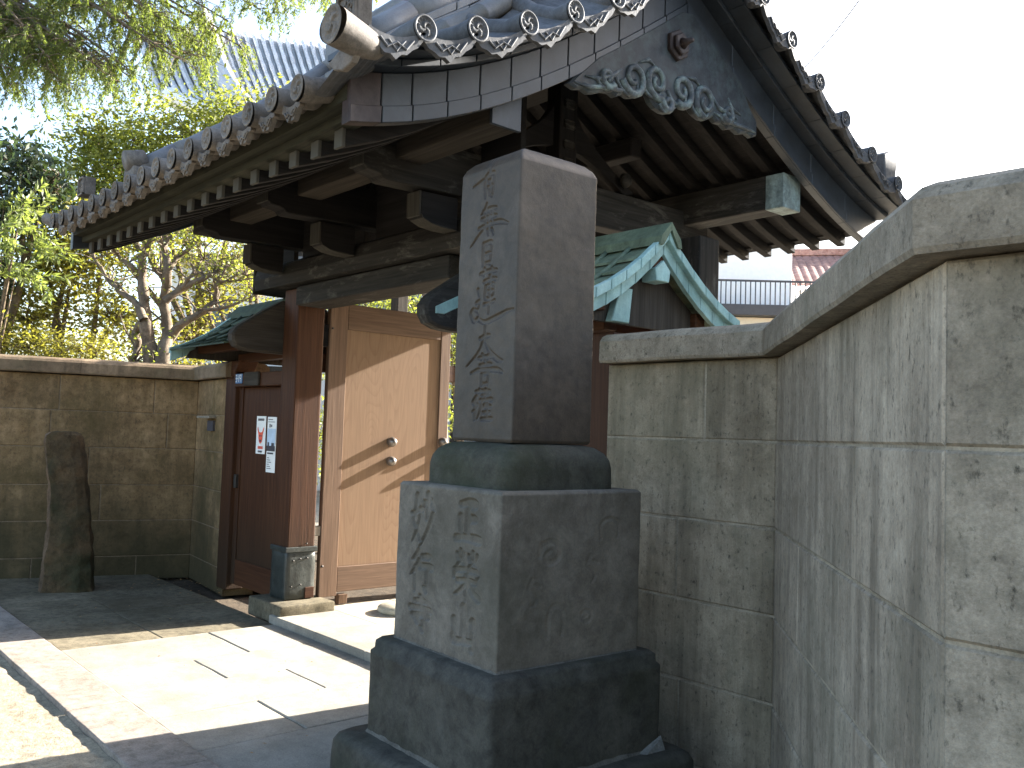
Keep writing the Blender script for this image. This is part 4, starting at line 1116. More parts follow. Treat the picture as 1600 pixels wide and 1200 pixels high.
# ------------------------------------------------------------------ SIDE GATES
def side_gate(xa, xb, label, green, log=None):
    """xa: side against the main post, xb: outer side against the stone wall"""
    s = 1 if xb > xa else -1
    t = thing("side_gate", ((xa + xb) / 2, 3.5, 0), label, "gate")
    lo = lambda a, b_: (min(a, b_), max(a, b_))
    YS = 3.55
    zt = lambda y: 2.54 - .95 * abs(y - YS) + .5 * (y - YS) ** 2
    # outer post with flared capital
    a, b_ = lo(xb - s * .24, xb - s * .03)
    yp = 3.42 if s < 0 else 3.28
    box("post", a, b_, yp, yp + .16, .02, 2.02, MT['red_z'], t, .01, 2)
    cap = [(a - .0, 1.97), (a - .03, 2.0), (a - .085, 2.07), (b_ + .085, 2.07), (b_ + .03, 2.0), (b_, 1.97), (b_, 1.93), (a, 1.93)]
    if s < 0: prism("bracket_capital", cap, 1, yp - .012, yp + .172, MT['red_x'], t, .006)
    # lintels, door
    a2, b2 = lo(xa, xb - s * .24)
    box("door_lintel", a2, b2, 3.40, 3.50, 1.83, 1.95, MT['red_x'], t, .006)
    box("upper_beam", a2, b2, 3.43, 3.53, 2.06, 2.13, MT['red_x'], t, .006)
    d = bpy.data.objects.new("door", None); link(d, t, ((a2 + b2) / 2, 3.5, .08))
    box("panel", a2 + .05, b2 - .05, 3.475, 3.505, .298, 1.829, MT['red_z'], d, .003)
    box("stile", a2 + .004, a2 + .075, 3.46, 3.52, .08, 1.826, MT['red_z'], d, .004)
    box("stile", b2 - .075, b2 - .004, 3.46, 3.52, .08, 1.826, MT['red_z'], d, .004)
    box("bottom_rail", a2 + .076, b2 - .076, 3.462, 3.518, .08, .30, MT['red_x'], d, .004)
    xh = b2 - .05 if s > 0 else a2 + .05
    box("latch", xh - .02, xh + .02, 3.43, 3.46, .93, 1.05, MT['iron'], d, .004)
    # heavy end boards carrying the roof beside the main post
    xo = xa + s * .01 if log is None else log
    a3, b3 = lo(xo, xo + s * .11)
    pl = [(2.935, 2.215), (2.94, 2.16), (2.97, 2.115), (3.04, 2.09), (3.12, 2.082), (3.98, 2.082), (4.08, 2.10), (4.14, 2.14), (4.15, 2.2), (4.10, 2.25), (3.72, 2.52), (3.36, 2.52), (3.2, 2.425), (3.02, 2.305), (2.965, 2.262)]
    eb = prism("end_board", pl, 0, a3, b3, MT['brown_y'] if s < 0 else MT['beam_y'], t, .015)
    if s > 0:
        prism("copper_sheath", [(3.0, 2.17), (3.0, 2.21), (3.3, 2.36), (3.3, 2.29), (3.06, 2.17)], 0, a3 - .012, b3 + .008, MT['green_copper'], t, .003)
    # purlins
    for y in (3.16, 3.96):
        a4, b4 = lo(xa + s * .02, xb - s * .02)
        box("eave_purlin", a4, b4, y - .04, y + .04, zt(y) - .13, zt(y) - .05, MT['red_x'], t, .005)
    a4, b4 = lo(xa + s * .02, xb + s * .03)
    box("ridge_purlin", a4, b4, YS - .05, YS + .05, 2.34, 2.45, MT['red_x'], t, .005)
    # gable infill at the outer end with clad strut
    xg = xb - s * .06
    a5, b5 = lo(xg, xg - s * .03)
    prism("gable_board", [(3.02, 2.07), (4.08, 2.07)] + [(y, zt(y) - .06) for y in np.linspace(4.05, 3.05, 9)], 0, a5, b5, MT['brown_z'], t, 0)
    a6, b6 = lo(xg + s * .002, xg + s * .05)
    prism("clad_strut", [(3.24, 2.07), (3.37, 2.07), (3.39, 2.245), (3.30, 2.245)], 0, a6, b6, MT['green_copper'], t, .004)
    prism("purlin_end_cap", [(3.50, 2.30), (3.60, 2.30), (3.61, 2.36), (3.555, 2.41), (3.49, 2.36)], 0, *lo(xb - s * .05, xb + s * .05), MT['green_copper'], t, .004)
    # roof: copper shingles in courses, each a sheet with a lapped lower edge
    rf_ = bpy.data.objects.new("copper_roof", None); link(rf_, t, ((xa + xb) / 2, YS, 2.2))
    x_in, x_out = xa + s * .125, xb + s * .05
    ncol = 5
    for side in (-1, 1):
        ys = [YS + side * d_ for d_ in np.linspace(.06, .62, 6)]
        for ci, (y0, y1) in enumerate(zip(ys[:-1], ys[1:])):
            off = .5 if ci % 2 else 0
            edges = [0] + [min(1, (k + off) / ncol) for k in range(0 if off else 1, ncol + 1)]
            edges = sorted(set([round(e, 4) for e in edges] + [1.0]))
            for e0, e1 in zip(edges[:-1], edges[1:]):
                xA = x_in + (x_out - x_in) * e0; xB = x_in + (x_out - x_in) * e1
                a7, b7 = lo(xA, xB)
                poly = [(y0 - side * .01, zt(y0) - .004), (y1 + side * .012, zt(y1) + .006), (y1 + side * .012, zt(y1) - .006), (y0 - side * .01, zt(y0) - .022)]
                prism("copper_shingle", poly, 0, a7 + .001, b7 - .001, green, rf_, 0)
    # batten rolls on the slopes
    for k in range(1, 5):
        x = x_in + (x_out - x_in) * k / 5
        V, F = merge([tube_geo([(x, YS + sd * d_, zt(YS + sd * d_) + .008) for d_ in np.linspace(.05, .63, 7)], .013, 6) for sd in (-1,)])
        mesh_obj("batten_roll", V, F, green, rf_, True)
    # barge boards at the outer end: seamed copper, plus upper edge strip
    for side in (-1, 1):
        ys = [YS + side * d_ for d_ in np.linspace(0, .63, 7)]
        for y0, y1 in zip(ys[:-1], ys[1:]):
            e = .002 * side
            prism("barge_panel", [(y0 + e, zt(y0) - .10), (y1 - e, zt(y1) - .10), (y1 - e, zt(y1) - .012), (y0 + e, zt(y0) - .012)], 0, *lo(xb + s * .02, xb + s * .05), MT['green_copper'], t, .002)
            prism("verge_strip", [(y0 + e, zt(y0) - .03), (y1 - e, zt(y1) - .03), (y1 - e, zt(y1) + .022), (y0 + e, zt(y0) + .022)], 0, *lo(xb + s * .045, xb + s * .085), MT['green_copper'], t, .003)
    # ridge cap
    rc = [(YS - .085, 2.475), (YS - .075, 2.52), (YS, 2.60), (YS + .075, 2.52), (YS + .085, 2.475), (YS + .06, 2.475), (YS, 2.56), (YS - .06, 2.475)]
    prism("ridge_cap", rc, 0, *lo(x_in, xb + s * .10), green if s < 0 else MT['green_copper_dark'], t, 0)
    return t
side_gate(-6.72, -7.96, "small side gate with dark copper roof between the left stone wall and gate post", MT['green_black'])
side_gate(-3.88, -2.98, "small side gate with pale verdigris gable roof behind the monument and right wall", MT['green_copper_dark'], -4.245)

# name board and address plate on the left side gate's lintel
nb = box("name_board", -7.46, -7.18, 3.375, 3.397, 1.835, 1.955, MT['brown_x'], None, .004)
tag(nb, "small weathered wooden name board on the lintel of the left side gate", "sign")
ap = thing("address_plate", (-7.60, 3.385, 1.85), "small blue and white address plate beside the wooden name board", "sign")
box("plate", -7.665, -7.53, 3.392, 3.400, 1.86, 1.945, MT['plate_blue'], ap, .002)
def ink(name, rects, y, mat, parent):
    V = []; F = []
    for x0, x1, z0, z1 in rects:
        o = len(V); V += [(x0, y, z0), (x1, y, z0), (x1, y, z1), (x0, y, z1)]; F.append([o, o + 1, o + 2, o + 3])
    return mesh_obj(name, V, F, mat, parent)
# "3-19" style figures of the plate, in white strokes
fig = [(-7.655, -7.63, 1.93, 1.937), (-7.637, -7.63, 1.872, 1.93), (-7.655, -7.637, 1.9, 1.907), (-7.655, -7.637, 1.872, 1.879), (-7.622, -7.605, 1.9, 1.907), (-7.595, -7.587, 1.872, 1.937), (-7.575, -7.542, 1.93, 1.937), (-7.575, -7.568, 1.903, 1.93), (-7.549, -7.542, 1.872, 1.93), (-7.568, -7.549, 1.9, 1.907)]
ink("plate_figures", fig, 3.3895, MT['plate_white'], ap)
# posters on the left side door
def poster(x0, x1, z0, z1, label):
    t = thing("poster", ((x0 + x1) / 2, 3.47, z0), label, "poster", None)
    mesh_obj("sheet", [(x0, 3.4735, z0), (x1, 3.4735, z0), (x1, 3.4705, z1), (x0, 3.4705, z1), (x0, 3.4745, z0), (x1, 3.4745, z0), (x1, 3.4745, z1), (x0, 3.4745, z1)],
             [[0, 1, 2, 3], [7, 6, 5, 4], [0, 4, 5, 1], [1, 5, 6, 2], [2, 6, 7, 3], [3, 7, 4, 0]], MT['paper'], t)
    return t
pa = poster(-7.36, -7.185, 1.25, 1.575, "narrow white poster with red horned emblem on the left side door")
x0 = -7.36
def disk_poly(cx, cz, rx, rz, y, n=20, a0=0, a1=360):
    return [(cx + rx * math.cos(R(a0 + (a1 - a0) * k / n)), y, cz + rz * math.sin(R(a0 + (a1 - a0) * k / n))) for k in range(n)]
def flat(name, pts, mat, parent): return mesh_obj(name, pts, [list(range(len(pts)))], mat, parent)
y_ = 3.4692
flat("emblem", [(x0 + a, y_, 1.25 + b_) for a, b_ in ((.085, .085), (.115, .105), (.125, .14), (.128, .17), (.15, .215), (.145, .235), (.118, .19), (.095, .185), (.08, .185), (.055, .19), (.03, .235), (.022, .215), (.045, .17), (.048, .14), (.06, .105))], MT['print_red'], pa)
flat("emblem_eye", disk_poly(x0 + .073, 1.405, .011, .008, y_ - .0008), MT['print_dark'], pa)
flat("emblem_eye", disk_poly(x0 + .102, 1.405, .011, .008, y_ - .0008), MT['print_dark'], pa)
flat("emblem_mouth", disk_poly(x0 + .087, 1.362, .018, .008, y_ - .0008), MT['print_dark'], pa)
ink("poster_lettering", [(x0 + .03 + .02 * k, x0 + .045 + .02 * k, 1.535, 1.555) for k in range(6)] + [(x0 + .05 + .02 * k, x0 + .064 + .02 * k, 1.262, 1.278) for k in range(4)], y_, MT['print_dark'], pa)
ink("poster_red_lettering", [(x0 + .045 + .024 * k, x0 + .064 + .024 * k, 1.292, 1.316) for k in range(4)], y_, MT['print_red'], pa)
pb = poster(-7.15, -6.985, 1.10, 1.57, "tall white printed notice with a small photo beside the red emblem poster")
x0 = -7.15
ink("notice_photo_sky", [(x0 + .008, x0 + .157, 1.29, 1.47)], y_, MT['print_blue'], pb)
ink("notice_photo_trees", [(x0 + .008, x0 + .157, 1.28, 1.325), (x0 + .02, x0 + .05, 1.325, 1.355), (x0 + .09, x0 + .14, 1.325, 1.35)], y_ - .0008, MT['print_dark'], pb)
ink("notice_lettering", [(x0 + .015, x0 + .1, 1.545, 1.551), (x0 + .015, x0 + .14, 1.525, 1.53), (x0 + .02, x0 + .13, 1.255, 1.268)] + [(x0 + .02, x0 + .06 + .02 * (k % 3), 1.22 - .018 * k, 1.225 - .018 * k) for k in range(6)] + [(x0 + .04, x0 + .06, 1.48, 1.51), (x0 + .07, x0 + .09, 1.485, 1.505)], y_, MT['print_dark'], pb)

# ------------------------------------------------------------------ STONE WALLS
def miter_line(P, off):
    """offset polyline to its right by off, mitred"""
    out = []
    n = len(P)
    for i in range(n):
        d0 = (P[i] - P[i - 1]).normalized() if i > 0 else None
        d1 = (P[i + 1] - P[i]).normalized() if i < n - 1 else None
        if d0 is None: nn = Vector((d1.y, -d1.x)); out.append(P[i] + nn * off); continue
        if d1 is None: nn = Vector((d0.y, -d0.x)); out.append(P[i] + nn * off); continue
        n0, n1 = Vector((d0.y, -d0.x)), Vector((d1.y, -d1.x))
        b_ = (n0 + n1); b_ = b_ / max(.2, b_.dot(n0))
        out.append(P[i] + b_ * off)
    return out

def stone_wall(pts, zj, zcap, label, blk, capm, cats, lens, mort=None):
    P = [Vector(p) for p in pts]
    t = thing("stone_wall", (P[0].x, P[0].y, 0), label, "wall")
    front, back, core = P, miter_line(P, -.28), miter_line(P, -.004)
    for si in range(len(P) - 1):
        f0, f1, b0, b1 = front[si], front[si + 1], back[si], back[si + 1]
        L = (f1 - f0).length
        for ri, (z0, z1) in enumerate(zip(zj[:-1], zj[1:])):
            L0 = lens[si % len(lens)]
            cuts = [0.0]
            x = L0 * (random.uniform(.35, .6) if ri % 2 else random.uniform(.8, 1.0))
            while x < L - .22:
                cuts.append(x); x += L0 * random.uniform(.85, 1.15)
            cuts.append(L)
            for c0, c1 in zip(cuts[:-1], cuts[1:]):
                g = .0035
                d = (f1 - f0) / L
                A = f0 + d * (c0 + (g if c0 > 0 else 0)); B = f0 + d * (c1 - (g if c1 < L else 0))
                tb0, tb1 = c0 / L, c1 / L
                C_ = b0.lerp(b1, tb1); D_ = b0.lerp(b1, tb0)
                off = Vector((d.y, -d.x)) * random.uniform(0, .003)
                A = A + off; B = B + off
                e = .006
                nv = Vector((d.y, -d.x))
                # front face inset ring for a soft arris
                za, zb = z0 + g, z1 - g
                V = [(A.x - nv.x * e, A.y - nv.y * e, za), (B.x - nv.x * e, B.y - nv.y * e, za), (B.x - nv.x * e, B.y - nv.y * e, zb), (A.x - nv.x * e, A.y - nv.y * e, zb),
                     (A.x + d.x * e, A.y + d.y * e, za + e), (B.x - d.x * e, B.y - d.y * e, za + e), (B.x - d.x * e, B.y - d.y * e, zb - e), (A.x + d.x * e, A.y + d.y * e, zb - e),
                     (D_.x, D_.y, za), (C_.x, C_.y, za), (C_.x, C_.y, zb), (D_.x, D_.y, zb)]
                F = [[4, 5, 6, 7], [0, 1, 5, 4], [1, 2, 6, 5], [2, 3, 7, 6], [3, 0, 4, 7], [1, 0, 8, 9], [2, 1, 9, 10], [3, 2, 10, 11], [0, 3, 11, 8], [9, 8, 11, 10]]
                mesh_obj("block", V, F, blk[si % len(blk)], t)
        # mortar core
        A, B, C_, D_ = core[si], core[si + 1], miter_line(P, -.24)[si + 1], miter_line(P, -.24)[si]
        z0, z1 = zj[0] + .01, zj[-1] - .01
        V = [(p.x, p.y, z) for z in (z0, z1) for p in (A, B, C_, D_)]
        mesh_obj("mortar", V, [[0, 1, 5, 4], [1, 2, 6, 5], [2, 3, 7, 6], [3, 0, 4, 7], [4, 5, 6, 7], [3, 2, 1, 0]], mort, t)
    # cap stones
    zc0, zc1 = zcap
    prof = [(.0, zc0), (.062, zc0), (.068, zc0 + .012), (.068, zc1 - .03), (.05, zc1 - .006), (.02, zc1 + .008), (-.14, zc1 + .025), (-.31, zc1), (-.34, zc1 - .03), (-.34, zc0)]
    lines = [miter_line(P, o) for o, _ in prof]
    for si in range(len(P) - 1):
        L = (P[si + 1] - P[si]).length
        k = max(1, round(L / 1.1))
        for q in range(k):
            t0, t1 = q / k + (.0018 / L if q else 0), (q + 1) / k - (.0018 / L if q < k - 1 else 0)
            V = []; 
            nseg = 6
            for j in range(nseg + 1):
                tt = t0 + (t1 - t0) * j / nseg
                for (o, z), ln in zip(prof, lines):
                    p = ln[si].lerp(ln[si + 1], tt)
                    w = noise.noise(Vector((p.x * 4, p.y * 4, z * 4)))
                    V.append((p.x + w * .003, p.y + w * .003, z + noise.noise(Vector((p.x * 2.5, p.y * 2.5, z))) * .006))
            m = len(prof); F = []
            for j in range(nseg):
                for i in range(m):
                    a, b_ = j * m + i, j * m + (i + 1) % m
                    F.append([a, b_, b_ + m, a + m])
            F.append([i for i in range(m)][::-1]); F.append([nseg * m + i for i in range(m)])
            F = [f[::-1] for f in F]
            mesh_obj("cap_stone", V, F, capm, t)
    return t
MT['mortar_wall'] = stone("wall_mortar", (0.2165, 0.183, 0.1329), (0.3294, 0.2848, 0.2123), 9, .2, bump=.5, vary=.0)
MT['mortar_left'] = stone("left_wall_mortar", (.14, .10, .06), (.23, .17, .11), 9, .2, bump=.5, vary=.0)
lw = stone_wall([(-10.6, -2.4), (-8.904, 3.556), (-7.80, 3.425)], [-.05, .184, .528, .873, 1.231, 1.578, 1.92], (1.925, 2.06), "long brown mossy stone block wall left of the gate", [MT['wall_left'], MT['wall_left']], MT['cap_left'], None, [.95, 1.2], MT['mortar_left'])
# letter slot with a small hood in the return of the left wall
box("letter_slot", -8.40, -8.27, 3.455, 3.50, 1.425, 1.525, MT['print_dark'], lw, .003)
box("slot_hood", -8.53, -8.24, 3.40, 3.50, 1.545, 1.566, MT['wall_plain'], lw, .004)
rw = stone_wall([(-2.975, 3.21), (-2.04, 3.21), (-.72, 1.684), (2.4, 1.684)], [-.05, .10, .45, .80, 1.15, 1.50, 1.85], (1.853, 1.985), "grey stone block wall with thick capping at the right", [MT['wall'], MT['wall_b'], MT['wall_plain']], MT['wall_plain'], None, [1.2, 1.35, 1.2], MT['mortar_wall'])

# fallen leaves and twigs blown along the kerb and wall foot
def litter():
    V = []; F = []
    for k in range(170):
        q = random.random()
        if q < .35: x, y = random.uniform(-9.0, -3.5), 1.36 + random.gauss(0, .05); z = -.025
        elif q < .6: x, y = random.uniform(-8.8, -7.6), random.uniform(3.0, 3.4); z = .004
        elif q < .8: x, y = random.uniform(-8.7, -3.6), random.uniform(1.75, 3.1); z = .004
        else: x, y = random.uniform(-3.6, -2.0), random.uniform(1.6, 3.1); z = .004
        a = random.uniform(0, 6.28); L = random.uniform(.012, .032); w = L * random.uniform(.2, .5)
        d = Vector((math.cos(a), math.sin(a), random.uniform(-.1, .35))); n_ = Vector((-d.y, d.x, random.uniform(-.3, .3)))
        p = Vector((x, y, z + .003))
        o_ = len(V)
        for u, v in ((0, 0), (.5, 1), (1, 0), (.5, -1)): V.append(tuple(p + d * L * u + n_ * w * v * .5 + Vector((0, 0, .003 * abs(v)))))
        F.append([o_, o_ + 1, o_ + 2, o_ + 3])
    o_ = mesh_obj("leaf_litter", V, F, MT['dry_leaf'], None)
    o_['kind'] = 'stuff'; o_['label'] = "scattered small dry leaves along the kerb and paving"; o_['category'] = "leaves"
litter()
# standing stone in front of the left wall
def standing_stone():
    """split slab: narrow pale-brown edge to the left, broad dark face to the right"""
    cen = Vector((-8.45, 2.27, 0))
    ex_ = r2.copy(); ex_.z = 0; ex_.normalize()
    ey_ = Vector((-ex_.y, ex_.x, 0))
    # z, left edge, front arris, right edge (metres along ex_), from the ground up
    prof = [(-.04, -.245, -.14, .235), (.10, -.235, -.135, .225), (.30, -.205, -.125, .205), (.50, -.20, -.10, .185), (.72, -.20, -.105, .165), (.92, -.205, -.125, .13), (1.12, -.23, -.165, .085), (1.28, -.25, -.195, .055), (1.345, -.24, -.19, .03), (1.375, -.19, -.165, -.02)]
    V = []; F = []
    for i, (z, l, f, r_) in enumerate(prof):
        k = i / (len(prof) - 1)
        pts = [(l, .05), (l * .6 + f * .4, -.02), (f, -.09), (f * .6 + r_ * .4, -.075), (f * .2 + r_ * .8, -.03), (r_, .05), (r_ * .8, .2), (0, .26), (l * .8, .2)]
        for x, y in pts:
            p = cen + ex_ * x + ey_ * y * (1 - .35 * k) + Vector((0, 0, z))
            p += noise.noise_vector(p * 5.3) * .014
            V.append(tuple(p))
    m = 9
    for j in range(len(prof) - 1):
        for k in range(m):
            a, b_ = j * m + k, j * m + (k + 1) % m
            F.append([a, b_, b_ + m, a + m])
    F.append([(len(prof) - 1) * m + k for k in range(m)])
    o = mesh_obj("standing_stone", V, F, [MT['rock'], MT['rock_brown']], None, True)
    me = o.data
    for i, p in enumerate(me.polygons):
        if i < (len(prof) - 1) * m and i % m in (0, 1): p.material_index = 1
    md = o.modifiers.new("chips", 'SUBSURF'); md.subdivision_type = 'SIMPLE'; md.levels = md.render_levels = 3
    tx_ = bpy.data.textures.new("chip_noise", 'CLOUDS'); tx_.noise_scale = .12; tx_.noise_depth = 4
    dm = o.modifiers.new("rough", 'DISPLACE'); dm.texture = tx_; dm.strength = .05; dm.texture_coords = 'LOCAL'
    tag(o, "rough brown and dark standing stone leaning in front of the left wall", "stone")
standing_stone()

# ------------------------------------------------------------------ VEGETATION
def sight(x, y, d):
    """world point at distance d along the camera axis for a direction given on the photograph's grid"""
    v = r2 * ((x - 800) / FPX) + u2 * (-(y - 600) / FPX) + fw
    return Vector((0, 0, CAM_H)) + v * d

def leaves_np(centers, spread, n_per, size, aspect=.45, droop=0.0, flat=.0):
    """many small folded leaves scattered round the given centres -> (V,F) quads"""
    C = np.repeat(np.asarray(centers, float), n_per, axis=0)
    n = len(C)
    off = rng.normal(size=(n, 3)) * np.asarray(spread)
    P = C + off
    d = rng.normal(size=(n, 3)); d[:, 2] = d[:, 2] * .6 - droop
    d /= np.linalg.norm(d, axis=1)[:, None]
    w = np.cross(d, rng.normal(size=(n, 3))); w /= np.linalg.norm(w, axis=1)[:, None] + 1e-9
    s = size * rng.uniform(.55, 1.25, n)[:, None]
    nrm = np.cross(d, w)
    tip = P + d * s; mid = P + d * s * .45
    a = mid + w * s * aspect * .5 + nrm * s * .06; b_ = mid - w * s * aspect * .5 + nrm * s * .06
    V = np.stack([P, a, tip, b_], 1).reshape(-1, 3)
    F = np.arange(4 * n).reshape(n, 4)
    return V, F

class Tree:
    def __init__(s, seed): s.segs = []; s.tips = []; s.r = random.Random(seed)
    def grow(s, p, d, L, rad, lvl, maxl, bend=.25, split=(2, 3), spread=.6, shrink=.72, upw=.15, rs=.62):
        pts = [p.copy()]; rads = [rad]
        n = 5; q = p.copy(); dd = d.normalized()
        for i in range(n):
            dd = (dd + Vector((s.r.gauss(0, bend), s.r.gauss(0, bend), s.r.gauss(0, bend) * .6 + upw)) * .35).normalized()
            q = q + dd * L / n
            pts.append(q.copy()); rads.append(rad * (1 - (1 - rs) * (i + 1) / n))
            if lvl >= maxl - 1: s.tips.append(tuple(q))
        s.segs.append((pts, rads))
        if lvl >= maxl: s.tips.append(tuple(q)); return
        k = s.r.randint(*split)
        a0 = s.r.uniform(0, 6.28)
        for j in range(k):
            a = a0 + 6.28 * j / k + s.r.uniform(-.4, .4)
            u = dd.cross(Vector((.3, .2, .9))).normalized(); w = dd.cross(u)
            nd = (dd + (u * math.cos(a) + w * math.sin(a)) * spread * s.r.uniform(.7, 1.3)).normalized()
            s.grow(q, nd, L * shrink * s.r.uniform(.8, 1.15), rads[-1] * s.r.uniform(.62, .8), lvl + 1, maxl, bend, split, spread, shrink, upw, rs)
    def wood(s, name, mat, parent, n=7):
        V, F = merge([tube_geo(p, r_, n, caps=False) for p, r_ in s.segs])
        return mesh_obj(name, V, F, mat, parent, True)

def tree(name, base, label, seed, H, rad, mat_leaf, mat_bark, leaf=.06, n_per=9, spread=.22, levels=4, droop=.2, bend=.25, sp=.65, first=.4, extra=None, aspect=.45, lean=(0, 0), group=None):
    t = thing(name, base, label, "tree", group)
    T = Tree(seed)
    T.grow(Vector(base) - Vector((0, 0, .1)), Vector((lean[0], lean[1], 1)), H * first, rad, 0, levels, bend, (2, 4), sp, .74)
    T.wood("trunk", mat_bark, t)
    tips = T.tips
    if extra: tips = tips + extra
    V, F = leaves_np(tips, (spread, spread, spread * .8), n_per, leaf, aspect, droop)
    quads_obj("crown", V, F, mat_leaf, t)
    return t

def ellipsoid_pts(c, rx, ry, rz, n, shell=.5, seed=0, rot=0.0):
    r_ = np.random.default_rng(seed)
    d = r_.normal(size=(n, 3)); d /= np.linalg.norm(d, axis=1)[:, None]
    q = r_.uniform(shell, 1, n)[:, None] ** .7
    lump = np.array([1 + .35 * noise.noise(Vector(v) * 2.3 + Vector((seed, 0, 0))) for v in d])[:, None]
    P = d * q * lump * np.array([rx, ry, rz])
    c_, s_ = math.cos(rot), math.sin(rot)
    return [(c[0] + p[0] * c_ - p[1] * s_, c[1] + p[0] * s_ + p[1] * c_, c[2] + p[2]) for p in P]

CR = yaw   # crown ellipsoids are laid out across the view: x local = camera right
def gpos(x, d):
    v = sight(x, 600, d); return (v.x, v.y, 0.02)

def bush_tree(name, x, d, label, seed, blobs, mat_leaf, mat_bark, leaf=.06, n_per=10, sp=.13, trunk_r=.09, droop=.1, aspect=.45, group=None, cat="tree"):
    """trunk with limbs to each leafy mass; blobs = (px, py, rx, ry_depth, rz, n)"""
    base = gpos(x, d)
    t = thing(name, base, label, "shrub" if "shrub" in name else cat, group)
    parts = []; tips = []
    rr_ = random.Random(seed)
    b0 = Vector(base)
    c0 = sight(blobs[0][0], blobs[0][1], d)
    fork = b0.lerp(Vector((c0.x, c0.y, c0.z)), .45)
    fork.z = max(.8, c0.z * .45)
    pth = [b0 - Vector((0, 0, .1)), b0.lerp(fork, .5) + Vector((rr_.uniform(-.1, .1), rr_.uniform(-.1, .1), 0)), fork]
    parts.append(tube_geo(pth, [trunk_r, trunk_r * .85, trunk_r * .7], 9, False))
    for (px, py, rx, ry, rz, n) in blobs:
        c = sight(px, py, d)
        mid = fork.lerp(c, .5) + Vector((rr_.uniform(-.2, .2), rr_.uniform(-.2, .2), rr_.uniform(-.1, .2)))
        parts.append(tube_geo([fork, mid, c], [trunk_r * .6, trunk_r * .4, trunk_r * .2], 7, False))
        E_ = ellipsoid_pts(c, rx, ry, rz, n, .25, abs(seed * 100 + int(px)), CR)
        tips += E_
        for k in range(0, len(E_), max(1, len(E_) // 22)):
            e = Vector(E_[k]); m_ = c.lerp(e, .5) + Vector((rr_.uniform(-.1, .1), rr_.uniform(-.1, .1), .05))
            parts.append(tube_geo([c, m_, e], [trunk_r * .16, trunk_r * .1, trunk_r * .04], 5, False))
    V, F = merge(parts)
    mesh_obj("trunk", V, F, mat_bark, t, True)
    V, F = leaves_np(tips, (sp, sp, sp * .8), n_per, leaf, aspect, droop)
    quads_obj("crown", V, F, mat_leaf, t)
    return t

# broad olive-green trees behind the left wall
bush_tree("broadleaf_tree", 330, 13.0, "bright yellow-green broadleaf tree behind the gate's left eave", 11,
          [(300, 215, .9, .9, .55, 190), (200, 250, .8, .9, .6, 180), (390, 190, .7, .8, .45, 120), (130, 300, .65, .7, .6, 140), (250, 320, .9, .8, .5, 170), (150, 220, .5, .6, .35, 70)], MT['leaf_bright'], MT['bark'], .085, 20, .17)
bush_tree("broadleaf_tree", 120, 11.5, "bushy olive-green tree behind the middle of the left wall", 12,
          [(110, 440, .75, .6, .5, 200), (40, 500, .65, .6, .4, 150), (160, 390, .55, .5, .4, 130), (70, 400, .45, .5, .4, 100), (180, 500, .5, .5, .35, 120), (120, 350, .5, .5, .35, 70)], MT['leaf_olive'], MT['bark'], .075, 14, .15)
bush_tree("broadleaf_tree", 390, 12.5, "olive-green tree whose leaves show under the gate eave", 13,
          [(385, 425, .45, .6, .4, 80), (330, 460, .5, .6, .45, 70), (400, 380, .4, .5, .35, 60), (290, 380, .5, .5, .4, 50), (300, 530, .6, .5, .25, 70)], MT['leaf_olive'], MT['bark'], .07, 15, .15)
bush_tree("camellia_tree", -20, 11.0, "dark green camellia with drooping leaves at the left edge", 14,
          [(30, 260, .55, .5, .40, 90), (10, 330, .5, .5, .45, 90), (75, 290, .3, .4, .3, 40), (-20, 420, .5, .5, .4, 60)], MT['leaf_dark'], MT['bark'], .12, 12, .12, droop=.9, aspect=.35)
bush_tree("shrub", 60, 10.6, "low yellow-green clipped shrub just over the left wall", 15,
          [(40, 545, .6, .4, .25, 110), (130, 550, .55, .4, .2, 90), (-20, 530, .4, .4, .3, 70), (280, 556, .5, .4, .14, 50)], MT['leaf_olive'], MT['bark'], .055, 18, .1, .05)

# fine light-green conifer sprays at the left edge
def sprays(name, label, starts, mat, seed, L=.6, n=26, needle=.075, droop=.5, barkm=None, base=None, cat="tree"):
    """feathery sprays: each start is (point, direction); needles set along drooping twigs"""
    r_ = random.Random(seed)
    t = thing(name, base, label, cat)
    parts = []; Vs = []
    cnt = 0
    VV = []; 
    for p, d in starts:
        p = Vector(p); d = Vector(d).normalized()
        pts = [p.copy()]; q = p.copy(); dd = d.copy()
        steps = 9
        l = L * r_.uniform(.6, 1.25)
        for i in range(steps):
            dd = (dd + Vector((r_.gauss(0, .12), r_.gauss(0, .12), -droop * .16))).normalized()
            q = q + dd * l / steps; pts.append(q.copy())
        parts.append(tube_geo(pts, [.0035 - .0003 * i for i in range(len(pts))], 3, False))
        for k in range(n):
            tt = r_.uniform(.05, 1) * (len(pts) - 1); i = min(int(tt), len(pts) - 2)
            b0 = pts[i].lerp(pts[i + 1], tt - i)
            ax = (pts[i + 1] - pts[i]).normalized()
            sd = ax.cross(Vector((r_.gauss(0, 1), r_.gauss(0, 1), r_.gauss(0, 1)))).normalized()
            nd = (ax * .75 + sd * .8 + Vector((0, 0, -.25 * droop))).normalized()
            w = nd.cross(Vector((r_.gauss(0, 1), r_.gauss(0, 1), r_.gauss(0, 1)))).normalized() * needle * .13
            ln = needle * r_.uniform(.6, 1.3)
            VV += [tuple(b0 - w * .5), tuple(b0 + nd * ln * .5 - w), tuple(b0 + nd * ln), tuple(b0 + nd * ln * .5 + w)]
    return t, parts, VV

